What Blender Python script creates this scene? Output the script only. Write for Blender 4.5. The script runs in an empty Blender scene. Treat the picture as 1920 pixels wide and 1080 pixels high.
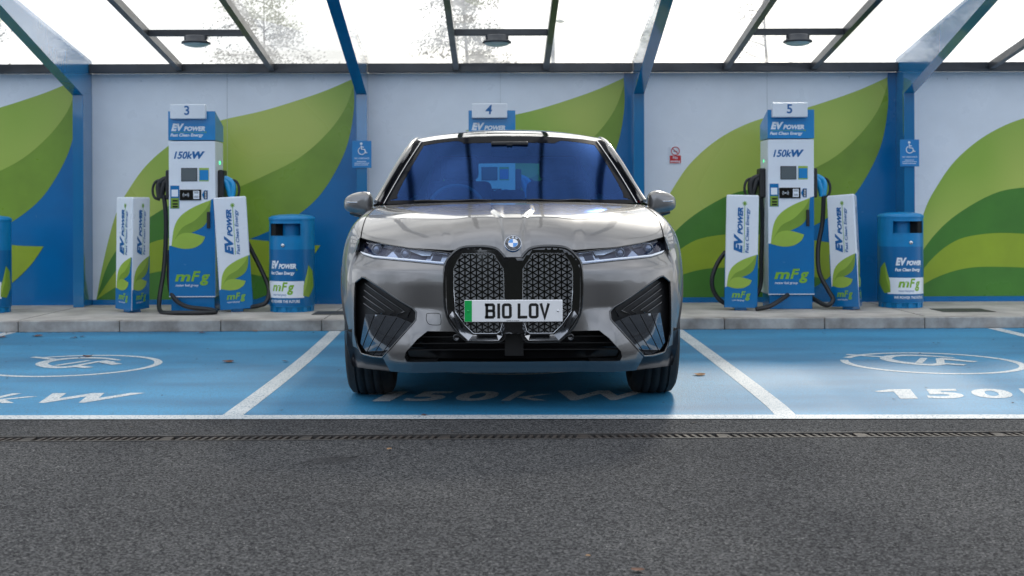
import bpy, bmesh, math, random
from mathutils import Vector, Matrix
from mathutils.geometry import delaunay_2d_cdt
R = math.radians
SC = bpy.context.scene
random.seed(7)

# ---------------------------------------------------------------- camera
FPX, CAMH = 2350.0, 1.07
cam_d = bpy.data.cameras.new('camera'); cam = bpy.data.objects.new('camera', cam_d)
SC.collection.objects.link(cam); SC.camera = cam
cam_d.sensor_width = 36; cam_d.lens = FPX / 1920 * 36
cam_d.shift_y = -(540 - 398) / 1920
cam.location = (0, 0, CAMH)
cam.rotation_mode = 'QUATERNION'
YAW = math.atan(22 / FPX)
cam.rotation_quaternion = (Matrix.Rotation(-YAW, 4, 'Z') @ Matrix.Rotation(R(90), 4, 'X') @ Matrix.Rotation(R(-0.2), 4, 'Z')).to_quaternion()
cam_d.clip_end = 3000; cam_d.clip_start = 0.05
cam_d.dof.use_dof = True; cam_d.dof.focus_distance = 6.75; cam_d.dof.aperture_fstop = 4.0

# ---------------------------------------------------------------- world, sun, exposure
SUN_AZ, SUN_EL = 13.0, 29.0            # azimuth from +Y towards +X
w = bpy.data.worlds.new('World'); SC.world = w; w.use_nodes = True
nt = w.node_tree; nd = nt.nodes; lk = nt.links
bg = nd['Background']; bg.inputs['Strength'].default_value = 0.12
sky = nd.new('ShaderNodeTexSky'); sky.sky_type = 'NISHITA'; sky.sun_disc = False
sky.sun_elevation = R(SUN_EL); sky.sun_rotation = R(SUN_AZ)
sky.air_density = 1.0; sky.dust_density = 1.5
tc = nd.new('ShaderNodeTexCoord'); mp = nd.new('ShaderNodeMapping'); mp.inputs['Scale'].default_value = (1, 1, 2.2)
ns = nd.new('ShaderNodeTexNoise'); ns.inputs['Scale'].default_value = 2.2; ns.inputs['Detail'].default_value = 7; ns.inputs['Roughness'].default_value = .55
rp = nd.new('ShaderNodeValToRGB'); rp.color_ramp.elements[0].position = .36; rp.color_ramp.elements[1].position = .60
rp.color_ramp.elements[0].color = (.42, .42, .42, 1); rp.color_ramp.elements[1].color = (1, 1, 1, 1)
# cloud brightness: brighter on the sun's side of the sky
dot = nd.new('ShaderNodeVectorMath'); dot.operation = 'DOT_PRODUCT'
dot.inputs[1].default_value = (math.sin(R(SUN_AZ)) * math.cos(R(SUN_EL)), math.cos(R(SUN_AZ)) * math.cos(R(SUN_EL)), math.sin(R(SUN_EL)))
mr = nd.new('ShaderNodeMapRange'); mr.inputs['From Min'].default_value = .40; mr.inputs['From Max'].default_value = .88
mr.inputs['To Min'].default_value = 13.5; mr.inputs['To Max'].default_value = 15.0
cl = nd.new('ShaderNodeVectorMath'); cl.operation = 'SCALE'
tn = nd.new('ShaderNodeMix'); tn.data_type = 'RGBA'; tn.inputs['A'].default_value = (.86, .945, 1.09, 1); tn.inputs['B'].default_value = (1, .985, .96, 1)
m2 = nd.new('ShaderNodeMapRange'); m2.inputs['From Min'].default_value = -.3; m2.inputs['From Max'].default_value = .8; lk.new(dot.outputs['Value'], m2.inputs['Value']); lk.new(m2.outputs[0], tn.inputs['Factor']); lk.new(tn.outputs['Result'], cl.inputs[0])
mx = nd.new('ShaderNodeMix'); mx.data_type = 'RGBA'
lk.new(tc.outputs['Generated'], mp.inputs['Vector']); lk.new(mp.outputs[0], ns.inputs['Vector']); lk.new(ns.outputs['Fac'], rp.inputs[0])
lk.new(tc.outputs['Generated'], dot.inputs[0]); lk.new(dot.outputs['Value'], mr.inputs['Value'])
n3 = nd.new('ShaderNodeTexNoise'); n3.inputs['Scale'].default_value = 3.2; n3.inputs['Detail'].default_value = 6; lk.new(mp.outputs[0], n3.inputs['Vector'])
m3 = nd.new('ShaderNodeMapRange'); m3.inputs['From Min'].default_value = .34; m3.inputs['From Max'].default_value = .56; m3.inputs['To Min'].default_value = .38; m3.inputs['To Max'].default_value = 1.0; lk.new(n3.outputs['Fac'], m3.inputs['Value'])
mm = nd.new('ShaderNodeMath'); mm.operation = 'MULTIPLY'; lk.new(mr.outputs[0], mm.inputs[0]); lk.new(m3.outputs[0], mm.inputs[1]); lk.new(mm.outputs[0], cl.inputs['Scale'])
lk.new(rp.outputs[0], mx.inputs['Factor']); lk.new(sky.outputs[0], mx.inputs['A']); lk.new(cl.outputs[0], mx.inputs['B'])
lk.new(mx.outputs['Result'], bg.inputs['Color'])
sun_d = bpy.data.lights.new('sun', 'SUN'); sun_d.energy = 1.6; sun_d.angle = R(5.0); sun_d.color = (1, .93, .83)
sun = bpy.data.objects.new('sun', sun_d); SC.collection.objects.link(sun)
sd = Vector((math.sin(R(SUN_AZ)) * math.cos(R(SUN_EL)), math.cos(R(SUN_AZ)) * math.cos(R(SUN_EL)), math.sin(R(SUN_EL))))
sun.rotation_mode = 'QUATERNION'; sun.rotation_quaternion = sd.to_track_quat('Z', 'Y'); sun.location = (4, 20, 15)
SC.view_settings.view_transform = 'Standard'; SC.view_settings.look = 'None'
SC.view_settings.exposure = 0.38; SC.view_settings.gamma = 1; SC.view_settings.use_curve_mapping = False
SC.render.resolution_x = 1024; SC.render.resolution_y = 576
SC.cycles.max_bounces = 10; SC.cycles.transparent_max_bounces = 16

def gx(px, Y): return (px - 938) / FPX * Y
def gz(py, Y, px=960): return CAMH + (398 - (py + (px - 960) * .0035)) * Y / FPX

# ---------------------------------------------------------------- materials
MATS = {}
def M(name, col, rough=.5, metal=0, coat=0, ior=1.5, spec=None, noise=0, nscale=8, bump=0, bscale=60, emit=None, estr=0, coord='Object', detail=4, stretch=None, col2=None, ramp=(.35, .65)):
    if name in MATS: return MATS[name]
    m = bpy.data.materials.new(name); m.use_nodes = True; N = m.node_tree.nodes; L = m.node_tree.links
    p = N['Principled BSDF']
    p.inputs['Base Color'].default_value = (*col, 1); p.inputs['Roughness'].default_value = rough
    p.inputs['Metallic'].default_value = metal; p.inputs['Coat Weight'].default_value = coat; p.inputs['Coat Roughness'].default_value = .03
    p.inputs['IOR'].default_value = ior
    if emit: p.inputs['Emission Color'].default_value = (*emit, 1); p.inputs['Emission Strength'].default_value = estr
    if noise or bump or col2:
        t = N.new('ShaderNodeTexCoord'); mpp = N.new('ShaderNodeMapping'); L.new(t.outputs[coord], mpp.inputs[0])
        if stretch: mpp.inputs['Scale'].default_value = stretch
    if noise or col2:
        n = N.new('ShaderNodeTexNoise'); n.inputs['Scale'].default_value = nscale; n.inputs['Detail'].default_value = detail; n.inputs['Roughness'].default_value = .6
        L.new(mpp.outputs[0], n.inputs['Vector'])
        r = N.new('ShaderNodeValToRGB'); r.color_ramp.elements[0].position = ramp[0]; r.color_ramp.elements[1].position = ramp[1]
        a = col2 if col2 else tuple(c * (1 - noise) for c in col); b = col if col2 else tuple(min(1, c * (1 + noise)) for c in col)
        r.color_ramp.elements[0].color = (*a, 1); r.color_ramp.elements[1].color = (*b, 1)
        L.new(n.outputs['Fac'], r.inputs[0]); L.new(r.outputs[0], p.inputs['Base Color'])
        rr = N.new('ShaderNodeMapRange'); rr.inputs['To Min'].default_value = min(1, rough * 1.25); rr.inputs['To Max'].default_value = rough * .8
        L.new(n.outputs['Fac'], rr.inputs['Value']); L.new(rr.outputs[0], p.inputs['Roughness'])
    if bump:
        n2 = N.new('ShaderNodeTexNoise'); n2.inputs['Scale'].default_value = bscale; n2.inputs['Detail'].default_value = 5
        L.new(mpp.outputs[0], n2.inputs['Vector']); b2 = N.new('ShaderNodeBump'); b2.inputs['Strength'].default_value = min(1, bump); b2.inputs['Distance'].default_value = .004 * max(1, bump)
        L.new(n2.outputs['Fac'], b2.inputs['Height']); L.new(b2.outputs[0], p.inputs['Normal'])
    MATS[name] = m; return m

def glassmat(name, tint, gloss_col, fac, rough=.01, top=1.0):
    m = bpy.data.materials.new(name); m.use_nodes = True; N = m.node_tree.nodes; L = m.node_tree.links
    N.remove(N['Principled BSDF']); out = N['Material Output']
    tr = N.new('ShaderNodeBsdfTransparent'); tr.inputs[0].default_value = (*tint, 1)
    gl = N.new('ShaderNodeBsdfGlossy'); gl.inputs['Color'].default_value = (*gloss_col, 1); gl.inputs['Roughness'].default_value = rough
    ly = N.new('ShaderNodeLayerWeight'); ly.inputs['Blend'].default_value = .5
    pw = N.new('ShaderNodeMath'); pw.operation = 'POWER'; pw.inputs[1].default_value = 4.5; L.new(ly.outputs['Facing'], pw.inputs[0])
    mr_ = N.new('ShaderNodeMapRange'); mr_.inputs['To Min'].default_value = fac; mr_.inputs['To Max'].default_value = top
    ms = N.new('ShaderNodeMixShader'); L.new(pw.outputs[0], mr_.inputs['Value']); L.new(mr_.outputs[0], ms.inputs[0])
    L.new(tr.outputs[0], ms.inputs[1]); L.new(gl.outputs[0], ms.inputs[2]); L.new(ms.outputs[0], out.inputs[0])
    MATS[name] = m; return m

# flat colours (linear)
WHITE = M('white_paint', (.77, .81, .87), .28, noise=.03, nscale=3)
BLUE = M('blue_paint', (.0, .15, .40), .25, coat=.3, noise=.05, nscale=3)
BLUE2 = M('mid_blue_paint', (.0, .22, .54), .3, coat=.3, noise=.06, nscale=5)
STEELBLUE = M('blue_steel_paint', (.0, .15, .36), .16, coat=1, ior=1.6, noise=.10, nscale=2, stretch=(1, 1, .3))
LG = M('light_leaf_green', (.32, .47, .06), .28, noise=.10, nscale=1.2)
MG = M('mid_leaf_green', (.20, .33, .035), .28, noise=.12, nscale=1.5)
DG = M('dark_leaf_green', (.07, .22, .03), .28, noise=.12, nscale=1.5)
OL = M('olive_leaf_green', (.31, .42, .03), .28, noise=.10, nscale=1.5)
TG = M('teal_leaf_green', (.14, .34, .12), .28, noise=.08, nscale=1.5)
LOGOGREEN = M('logo_green', (.20, .42, .02), .35)
TXTBLUE = M('text_blue', (.0, .12, .36), .35)
BLACKG = M('gloss_black', (.006, .006, .007), .06, coat=1)
BLACKP = M('black_plastic', (.012, .012, .013), .45, bump=.2, bscale=200)
MATTE = M('matte_black', (.004, .004, .004), .9)
RUBBER = M('tyre_rubber', (.012, .012, .012), .75, noise=.25, nscale=12, bump=.3, bscale=90)
CABLE = M('cable_rubber', (.010, .011, .013), .45)
DKSTEEL = M('charcoal_steel', (.030, .033, .040), .38, coat=.2, noise=.25, nscale=5)
CHROME = M('satin_chrome', (.62, .63, .65), .16, 1)
DCHROME = M('dark_chrome', (.30, .31, .33), .12, 1)
SATIN = M('satin_silver', (.36, .37, .38), .28, 1)
SCREEN = M('screen_grey', (.10, .12, .13), .25)
RED = M('sign_red', (.55, .01, .015), .35)
CYAN = M('handle_cyan', (.005, .30, .62), .3, coat=.5)
GREENLED = M('green_led', (.05, .8, .25), .4, emit=(.05, .9, .3), estr=1.5)

# ---------------------------------------------------------------- mesh helpers
def link(o, parent=None):
    SC.collection.objects.link(o)
    if parent is not None: o.parent = parent
    return o
def tag(o, label=None, cat=None, group=None, kind=None):
    if label: o['label'] = label
    if cat: o['category'] = cat
    if group: o['group'] = group
    if kind: o['kind'] = kind
    return o
def empty(name, loc, label, cat, group=None, rz=0, rot=None):
    o = bpy.data.objects.new(name, None); o.location = loc; o.rotation_euler = rot if rot else (0, 0, rz); o.empty_display_size = .1
    SC.collection.objects.link(o); return tag(o, label, cat, group)
class MB:
    def __init__(s): s.v = []; s.f = []; s.m = []; s.mats = []; s.sm = []
    def mi(s, mat):
        if mat not in s.mats: s.mats.append(mat)
        return s.mats.index(mat)
    def add(s, vs, fs, mat, smooth=False, mtx=None):
        b = len(s.v); k = s.mi(mat)
        for v in vs: s.v.append(tuple(mtx @ Vector(v)) if mtx is not None else tuple(v))
        for f in fs: s.f.append([i + b for i in f]); s.m.append(k); s.sm.append(smooth)
        return s
    def box(s, x0, x1, y0, y1, z0, z1, mat, bev=0, mtx=None, seg=2):
        if bev:
            bm = bmesh.new(); r = bmesh.ops.create_cube(bm, size=1)
            for v in bm.verts: v.co = Vector(((x0 + x1) / 2 + v.co.x * (x1 - x0), (y0 + y1) / 2 + v.co.y * (y1 - y0), (z0 + z1) / 2 + v.co.z * (z1 - z0)))
            bmesh.ops.bevel(bm, geom=bm.edges[:], offset=bev, segments=seg, profile=.5, affect='EDGES')
            bm.verts.index_update()
            s.add([v.co[:] for v in bm.verts], [[v.index for v in f.verts] for f in bm.faces], mat, False, mtx); bm.free(); return s
        vs = [(x, y, z) for x in (x0, x1) for y in (y0, y1) for z in (z0, z1)]
        return s.add(vs, [(0, 1, 3, 2), (4, 6, 7, 5), (0, 4, 5, 1), (2, 3, 7, 6), (0, 2, 6, 4), (1, 5, 7, 3)], mat, False, mtx)
    def tube(s, pts, r, mat, n=8, cap=True, rs=None, smooth=True):
        pts = [Vector(p) for p in pts]; rings = []; up = None
        for i, p in enumerate(pts):
            t = (pts[min(i + 1, len(pts) - 1)] - pts[max(i - 1, 0)]).normalized()
            if up is None: up = Vector((0, 0, 1)) if abs(t.z) < .9 else Vector((1, 0, 0))
            a = t.cross(up).normalized(); up = a.cross(t).normalized(); rr = rs[i] if rs else r
            rings.append([p + (a * math.cos(2 * math.pi * k / n) + up * math.sin(2 * math.pi * k / n)) * rr for k in range(n)])
        vs = [q for ring in rings for q in ring]; fs = []
        for i in range(len(pts) - 1):
            for k in range(n): fs.append((i * n + k, i * n + (k + 1) % n, (i + 1) * n + (k + 1) % n, (i + 1) * n + k))
        s.add(vs, fs, mat, smooth)
        if cap:
            s.add(rings[0], [list(range(n))], mat); s.add(rings[-1], [list(range(n))[::-1]], mat)
        return s
    def lathe(s, prof, mat, n=32, c=(0, 0, 0), axis='z', smooth=True, a0=0, a1=2 * math.pi):
        full = abs(a1 - a0 - 2 * math.pi) < 1e-6; cols = n if full else n + 1; vs = []
        for (r, h) in prof:
            for k in range(cols):
                a = a0 + (a1 - a0) * k / n; x, y = r * math.cos(a), r * math.sin(a)
                p = (x, y, h) if axis == 'z' else ((h, x, y) if axis == 'x' else (x, h, y))
                vs.append((p[0] + c[0], p[1] + c[1], p[2] + c[2]))
        fs = []
        for i in range(len(prof) - 1):
            for k in range(n):
                k2 = (k + 1) % cols
                fs.append((i * cols + k, i * cols + k2, (i + 1) * cols + k2, (i + 1) * cols + k))
        return s.add(vs, fs, mat, smooth)
    def prism(s, poly, y0, y1, mat, mtx=None):      # poly in (x,z)
        n = len(poly); vs = [(x, y0, z) for x, z in poly] + [(x, y1, z) for x, z in poly]
        fs = [list(range(n)), list(range(n, 2 * n))[::-1]] + [(i, (i + 1) % n, n + (i + 1) % n, n + i) for i in range(n)]
        return s.add(vs, fs, mat, False, mtx)
    def grid(s, P, mat, smooth=True):
        nr, nc = len(P), len(P[0]); vs = [q for r in P for q in r]
        return s.add(vs, [(i * nc + j, i * nc + j + 1, (i + 1) * nc + j + 1, (i + 1) * nc + j) for i in range(nr - 1) for j in range(nc - 1)], mat, smooth)
    def build(s, name, parent=None, loc=None, normals=True, out=False):
        me = bpy.data.meshes.new(name); me.from_pydata(s.v, [], s.f)
        for m in s.mats: me.materials.append(m)
        me.polygons.foreach_set('material_index', s.m); me.polygons.foreach_set('use_smooth', s.sm)
        if normals:
            bm = bmesh.new(); bm.from_mesh(me); bmesh.ops.recalc_face_normals(bm, faces=bm.faces[:]); bm.to_mesh(me); bm.free()
        if out:                              # body skins: every face looks away from the car's core
            bm = bmesh.new(); bm.from_mesh(me); bmesh.ops.remove_doubles(bm, verts=bm.verts[:], dist=1.5e-4); fl = []
            for f in bm.faces:
                c = f.calc_center_median(); k = Vector((0, min(3.9, max(1.1, c.y)), .72)); f.normal_update()
                d = c - k
                if out == 'front': d = Vector((0, -1, 0))
                if out == 'up': d = Vector((0, -.2, 1))
                if f.normal.dot(d) < 0: fl.append(f)
            bmesh.ops.reverse_faces(bm, faces=fl); bm.to_mesh(me); bm.free()
        me.update(); o = bpy.data.objects.new(name, me)
        if loc: o.location = loc
        elif parent is not None and parent.get('world_space'): o.location = -parent.location
        return link(o, parent)

def catmull(pts, n=6, closed=False):
    out = []; N = len(pts); rng = N if closed else N - 1
    g = lambda i: Vector(pts[i % N]) if closed else Vector(pts[max(0, min(N - 1, i))])
    for i in range(rng):
        p0, p1, p2, p3 = g(i - 1), g(i), g(i + 1), g(i + 2)
        for k in range(n):
            t = k / n
            out.append(tuple(.5 * ((2 * p1) + (p2 - p0) * t + (2 * p0 - 5 * p1 + 4 * p2 - p3) * t * t + (3 * p1 - p0 - 3 * p2 + p3) * t ** 3)))
    if not closed: out.append(tuple(g(N - 1)))
    return out
def lerp_tab(tab, x):
    if x <= tab[0][0]: return tab[0][1]
    for (a, b), (c, d) in zip(tab, tab[1:]):
        if x <= c: return b + (d - b) * (x - a) / (c - a)
    return tab[-1][1]
def smooth_tab(tab, x):
    if x <= tab[0][0]: return tab[0][1]
    if x >= tab[-1][0]: return tab[-1][1]
    n = len(tab)
    for i in range(n - 1):
        if x <= tab[i + 1][0]:
            x0, y0 = tab[i]; x1, y1 = tab[i + 1]; h = x1 - x0; t = (x - x0) / h
            m0 = (y1 - tab[i - 1][1]) / (x1 - tab[i - 1][0]) if i > 0 else (y1 - y0) / h
            m1 = (tab[i + 2][1] - y0) / (tab[i + 2][0] - x0) if i + 2 < n else (y1 - y0) / h
            return (2 * t ** 3 - 3 * t * t + 1) * y0 + (t ** 3 - 2 * t * t + t) * h * m0 + (-2 * t ** 3 + 3 * t * t) * y1 + (t ** 3 - t * t) * h * m1
def inpoly(x, y, poly):
    c = False; j = len(poly) - 1
    for i in range(len(poly)):
        xi, yi = poly[i]; xj, yj = poly[j]
        if (yi > y) != (yj > y) and x < (xj - xi) * (y - yi) / (yj - yi) + xi: c = not c
        j = i
    return c
def resample(poly, step, closed=True):
    out = []; n = len(poly)
    for i in range(n if closed else n - 1):
        a = Vector(poly[i]); b = Vector(poly[(i + 1) % n]); k = max(1, int((b - a).length / step))
        for j in range(k): out.append(tuple(a + (b - a) * j / k))
    if not closed: out.append(tuple(poly[-1]))
    return out
def region(outer, holes=(), step=.03, lines=()):
    """triangulate a 2D region with interior grid points; returns (verts2d, tris)"""
    rings = [resample(outer, step)] + [resample(h, step) for h in holes]
    vs = []; ed = []
    for r in rings:
        b = len(vs); vs += [Vector(p) for p in r]; ed += [(b + i, b + (i + 1) % len(r)) for i in range(len(r))]
    for l in lines:
        r = resample(l, step, False); b = len(vs); vs += [Vector(p) for p in r]; ed += [(b + i, b + i + 1) for i in range(len(r) - 1)]
    xs = [p[0] for p in rings[0]]; ys = [p[1] for p in rings[0]]
    bnd = list(vs); y = min(ys) + step * .5; row = 0; s2 = (step * .45) ** 2
    while y < max(ys):
        x = min(xs) + step * (.25 + .5 * (row % 2))
        while x < max(xs):
            if inpoly(x, y, rings[0]) and not any(inpoly(x, y, h) for h in rings[1:]):
                if all((p.x - x) ** 2 + (p.y - y) ** 2 > s2 for p in bnd): vs.append(Vector((x, y)))
            x += step
        y += step * .87; row += 1
    v, e, f, *_ = delaunay_2d_cdt(vs, ed, [], 0, 1e-5)
    tris = []
    for t in f:
        cx = sum(v[i].x for i in t) / len(t); cy = sum(v[i].y for i in t) / len(t)
        if inpoly(cx, cy, rings[0]) and not any(inpoly(cx, cy, h) for h in rings[1:]): tris.append(list(t))
    return [tuple(p) for p in v], tris

_tc = {}
def text2d(body, size=1, shear=0, bold=0, xs=1, space=1.0, align='CENTER'):
    key = (body, shear, bold, space)
    if key not in _tc:
        cu = bpy.data.curves.new('t', 'FONT'); cu.body = body; cu.size = 1; cu.shear = shear; cu.offset = bold; cu.space_character = space; cu.resolution_u = 4
        o = bpy.data.objects.new('t', cu); SC.collection.objects.link(o)
        me = bpy.data.meshes.new_from_object(o.evaluated_get(bpy.context.evaluated_depsgraph_get()))
        vs = [(v.co.x, v.co.y) for v in me.vertices]; fs = [list(p.vertices) for p in me.polygons]
        bpy.data.objects.remove(o); bpy.data.curves.remove(cu); bpy.data.meshes.remove(me); _tc[key] = (vs, fs)
    vs, fs = _tc[key]; mnx = min(v[0] for v in vs); mxx = max(v[0] for v in vs)
    sx = size * xs; ox = {'CENTER': (mnx + mxx) / 2, 'LEFT': mnx, 'RIGHT': mxx}[align]
    return [((v[0] - ox) * sx, v[1] * size) for v in vs], fs
def fit_text(body, x0, x1, y0, y1, **k):
    """text scaled to fill the rectangle exactly"""
    vs, fs = text2d(body, 1, **k); a = min(v[0] for v in vs); b = max(v[0] for v in vs); c = min(v[1] for v in vs); d = max(v[1] for v in vs)
    return [(x0 + (v[0] - a) / (b - a) * (x1 - x0), y0 + (v[1] - c) / (d - c) * (y1 - y0)) for v in vs], fs
def put(mb, vf, mat, fn):
    vs, fs = vf; mb.add([fn(x, y) for x, y in vs], fs, mat)
def poly2(pts): return list(pts), [list(range(len(pts)))]
def polyT(pts):
    v, e, f, *_ = delaunay_2d_cdt([Vector(p) for p in pts], [], [list(range(len(pts)))], 1, 1e-6)
    return [tuple(p) for p in v], [list(t) for t in f]
# ================================================================ ground
def asphalt():
    m = bpy.data.materials.new('asphalt'); m.use_nodes = True; N = m.node_tree.nodes; L = m.node_tree.links; p = N['Principled BSDF']
    t = N.new('ShaderNodeTexCoord')
    n1 = N.new('ShaderNodeTexNoise'); n1.inputs['Scale'].default_value = 100; n1.inputs['Detail'].default_value = 4; n1.inputs['Roughness'].default_value = .75
    n2 = N.new('ShaderNodeTexNoise'); n2.inputs['Scale'].default_value = .7; n2.inputs['Detail'].default_value = 5
    v = N.new('ShaderNodeTexVoronoi'); v.inputs['Scale'].default_value = 145
    r1 = N.new('ShaderNodeValToRGB'); e = r1.color_ramp.elements; e[0].position = .36; e[0].color = (.016, .017, .019, 1); e[1].position = .74; e[1].color = (.102, .103, .105, 1); q = r1.color_ramp.elements.new(.83); q.color = (.108, .108, .108, 1); q = r1.color_ramp.elements.new(.86); q.color = (.26, .26, .25, 1)
    sp = N.new('ShaderNodeSeparateColor'); av = N.new('ShaderNodeMath'); av.operation = 'ADD'; hv = N.new('ShaderNodeMath'); hv.operation = 'MULTIPLY'; hv.inputs[1].default_value = .55
    r2 = N.new('ShaderNodeValToRGB'); e = r2.color_ramp.elements; e[0].position = .3; e[0].color = (.72, .72, .74, 1); e[1].position = .7; e[1].color = (1.15, 1.14, 1.12, 1)
    mu = N.new('ShaderNodeMix'); mu.data_type = 'RGBA'; mu.blend_type = 'MULTIPLY'; mu.inputs['Factor'].default_value = 1
    for q in (n1, n2, v): L.new(t.outputs['Object'], q.inputs['Vector'])
    L.new(v.outputs['Color'], sp.inputs[0]); L.new(sp.outputs[0], hv.inputs[0]); L.new(hv.outputs[0], av.inputs[0]); n1b = N.new('ShaderNodeMath'); n1b.operation = 'MULTIPLY'; n1b.inputs[1].default_value = .55; L.new(n1.outputs['Fac'], n1b.inputs[0]); L.new(n1b.outputs[0], av.inputs[1]); L.new(av.outputs[0], r1.inputs[0]); L.new(n2.outputs['Fac'], r2.inputs[0])
    L.new(r1.outputs[0], mu.inputs['A']); L.new(r2.outputs[0], mu.inputs['B']); L.new(mu.outputs['Result'], p.inputs['Base Color'])
    b = N.new('ShaderNodeBump'); b.inputs['Strength'].default_value = .7; b.inputs['Distance'].default_value = .004
    ad = N.new('ShaderNodeMath'); ad.operation = 'ADD'; L.new(n1.outputs['Fac'], ad.inputs[0]); L.new(v.outputs['Distance'], ad.inputs[1])
    L.new(ad.outputs[0], b.inputs['Height']); L.new(b.outputs[0], p.inputs['Normal']); p.inputs['Roughness'].default_value = .95; p.inputs['Specular IOR Level'].default_value = .12
    return m
def groundpaint(name, col, col2, under, wear=.34):
    m = bpy.data.materials.new(name); m.use_nodes = True; N = m.node_tree.nodes; L = m.node_tree.links; p = N['Principled BSDF']
    t = N.new('ShaderNodeTexCoord'); mpp = N.new('ShaderNodeMapping'); mpp.inputs['Scale'].default_value = (.7, 2.0, 1); L.new(t.outputs['Object'], mpp.inputs[0])
    n1 = N.new('ShaderNodeTexNoise'); n1.inputs['Scale'].default_value = 120; n1.inputs['Detail'].default_value = 3; L.new(t.outputs['Object'], n1.inputs['Vector'])
    n2 = N.new('ShaderNodeTexNoise'); n2.inputs['Scale'].default_value = .9; n2.inputs['Detail'].default_value = 6; L.new(mpp.outputs[0], n2.inputs['Vector'])
    r2 = N.new('ShaderNodeValToRGB'); e = r2.color_ramp.elements; e[0].position = .35; e[0].color = (*col2, 1); e[1].position = .65; e[1].color = (*col, 1)
    L.new(n2.outputs['Fac'], r2.inputs[0])
    r1 = N.new('ShaderNodeValToRGB'); e = r1.color_ramp.elements; e[0].position = wear - .03; e[0].color = (0, 0, 0, 1); e[1].position = wear + .03; e[1].color = (1, 1, 1, 1)
    L.new(n1.outputs['Fac'], r1.inputs[0])
    mu = N.new('ShaderNodeMix'); mu.data_type = 'RGBA'; mu.inputs['A'].default_value = (*under, 1); L.new(r1.outputs[0], mu.inputs['Factor']); L.new(r2.outputs[0], mu.inputs['B']); L.new(mu.outputs['Result'], p.inputs['Base Color'])
    b = N.new('ShaderNodeBump'); b.inputs['Strength'].default_value = .7; b.inputs['Distance'].default_value = .004; L.new(n1.outputs['Fac'], b.inputs['Height']); L.new(b.outputs[0], p.inputs['Normal'])
    p.inputs['Roughness'].default_value = .58; MATS[name] = m
    return m
ASPH = asphalt()
BAYBLUE = groundpaint('bay_blue_paint', (.022, .235, .44), (.006, .135, .28), (.03, .11, .17), .41)
LINEW = groundpaint('line_white_paint', (.58, .60, .60), (.46, .49, .50), (.10, .19, .26), .42)
CONC = M('concrete', (.42, .39, .355), .8, noise=.22, nscale=3, bump=.5, bscale=70, detail=8)
CONC2 = M('kerb_concrete', (.46, .44, .41), .8, nscale=3.5, col2=(.22, .20, .18), bump=.4, bscale=80, detail=8)

LY = 6.53; KY = 11.35; WY = 13.35; KZ = .10
def sheet(name, x0, x1, y0, y1, z, mat, skew=0, parent=None):
    mb = MB(); nx = 24
    P = [[(x0 + (x1 - x0) * i / nx, y + (skew * (x0 + (x1 - x0) * i / nx) if y == y0 else 0), z) for i in range(nx + 1)] for y in (y0, y1)]
    mb.grid(P, mat, False); return mb.build(name, parent)
SK = -.026        # the front edge of the bays runs slightly closer on the right
mb = MB(); g = 60.0
# asphalt with a slot left for the drain channel
DY0, DY1 = 5.905, 6.045
for (a, b) in ((-400, DY0), (DY1, 900)):
    mb.add([(-500, a, 0) if a < -100 else (-500, a - SK * -500 * 0, 0), (500, a, 0), (500, b, 0), (-500, b, 0)], [(0, 1, 2, 3)], ASPH)
o = mb.build('ground'); tag(o, kind='structure')
mb = MB(); mb.add([(-500, DY0, -.06), (500, DY0, -.06), (500, DY1, -.06), (-500, DY1, -.06), (-500, DY0, 0), (500, DY0, 0), (500, DY1, 0), (-500, DY1, 0)], [(0, 1, 2, 3), (0, 4, 5, 1), (3, 2, 6, 7)], MATTE)
tag(mb.build('drain_trench'), kind='structure')
tag(sheet('parking_bay_surface', -14, 14, LY, KY, .002, BAYBLUE, SK), kind='structure')
tag(sheet('bay_end_line', -14, 14, LY - .065, LY + .065, .0045, LINEW, 0), kind='structure')
o = bpy.data.objects['bay_end_line']
for v in o.data.vertices: v.co.y = (LY + SK * v.co.x) + (-.065 if v.co.y < LY else .065)
def xl(y, bay): return {0: -4.42, 1: -1.475, 2: 1.515, 3: 4.47, -1: -7.36, 4: 7.4}[bay]
for i, bay in enumerate((-1, 0, 1, 2, 3, 4)):
    X = xl(0, bay); mb = MB(); n = 16; L_, R_ = [], []
    for k in range(n + 1):
        y = LY + SK * X + .045 + (KY - .02 - LY - SK * X - .045) * k / n
        wob = {1: .058 - .073 * k / n + .03 * math.sin(math.pi * k / n), 2: -.025 + .10 * (k / n) ** .6}.get(bay, 0)
        L_.append((X - .055 + wob, y, .0036)); R_.append((X + .055 + wob, y, .0036))
    mb.grid([L_, R_], LINEW, False); tag(mb.build('bay_line'), kind='structure')

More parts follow.
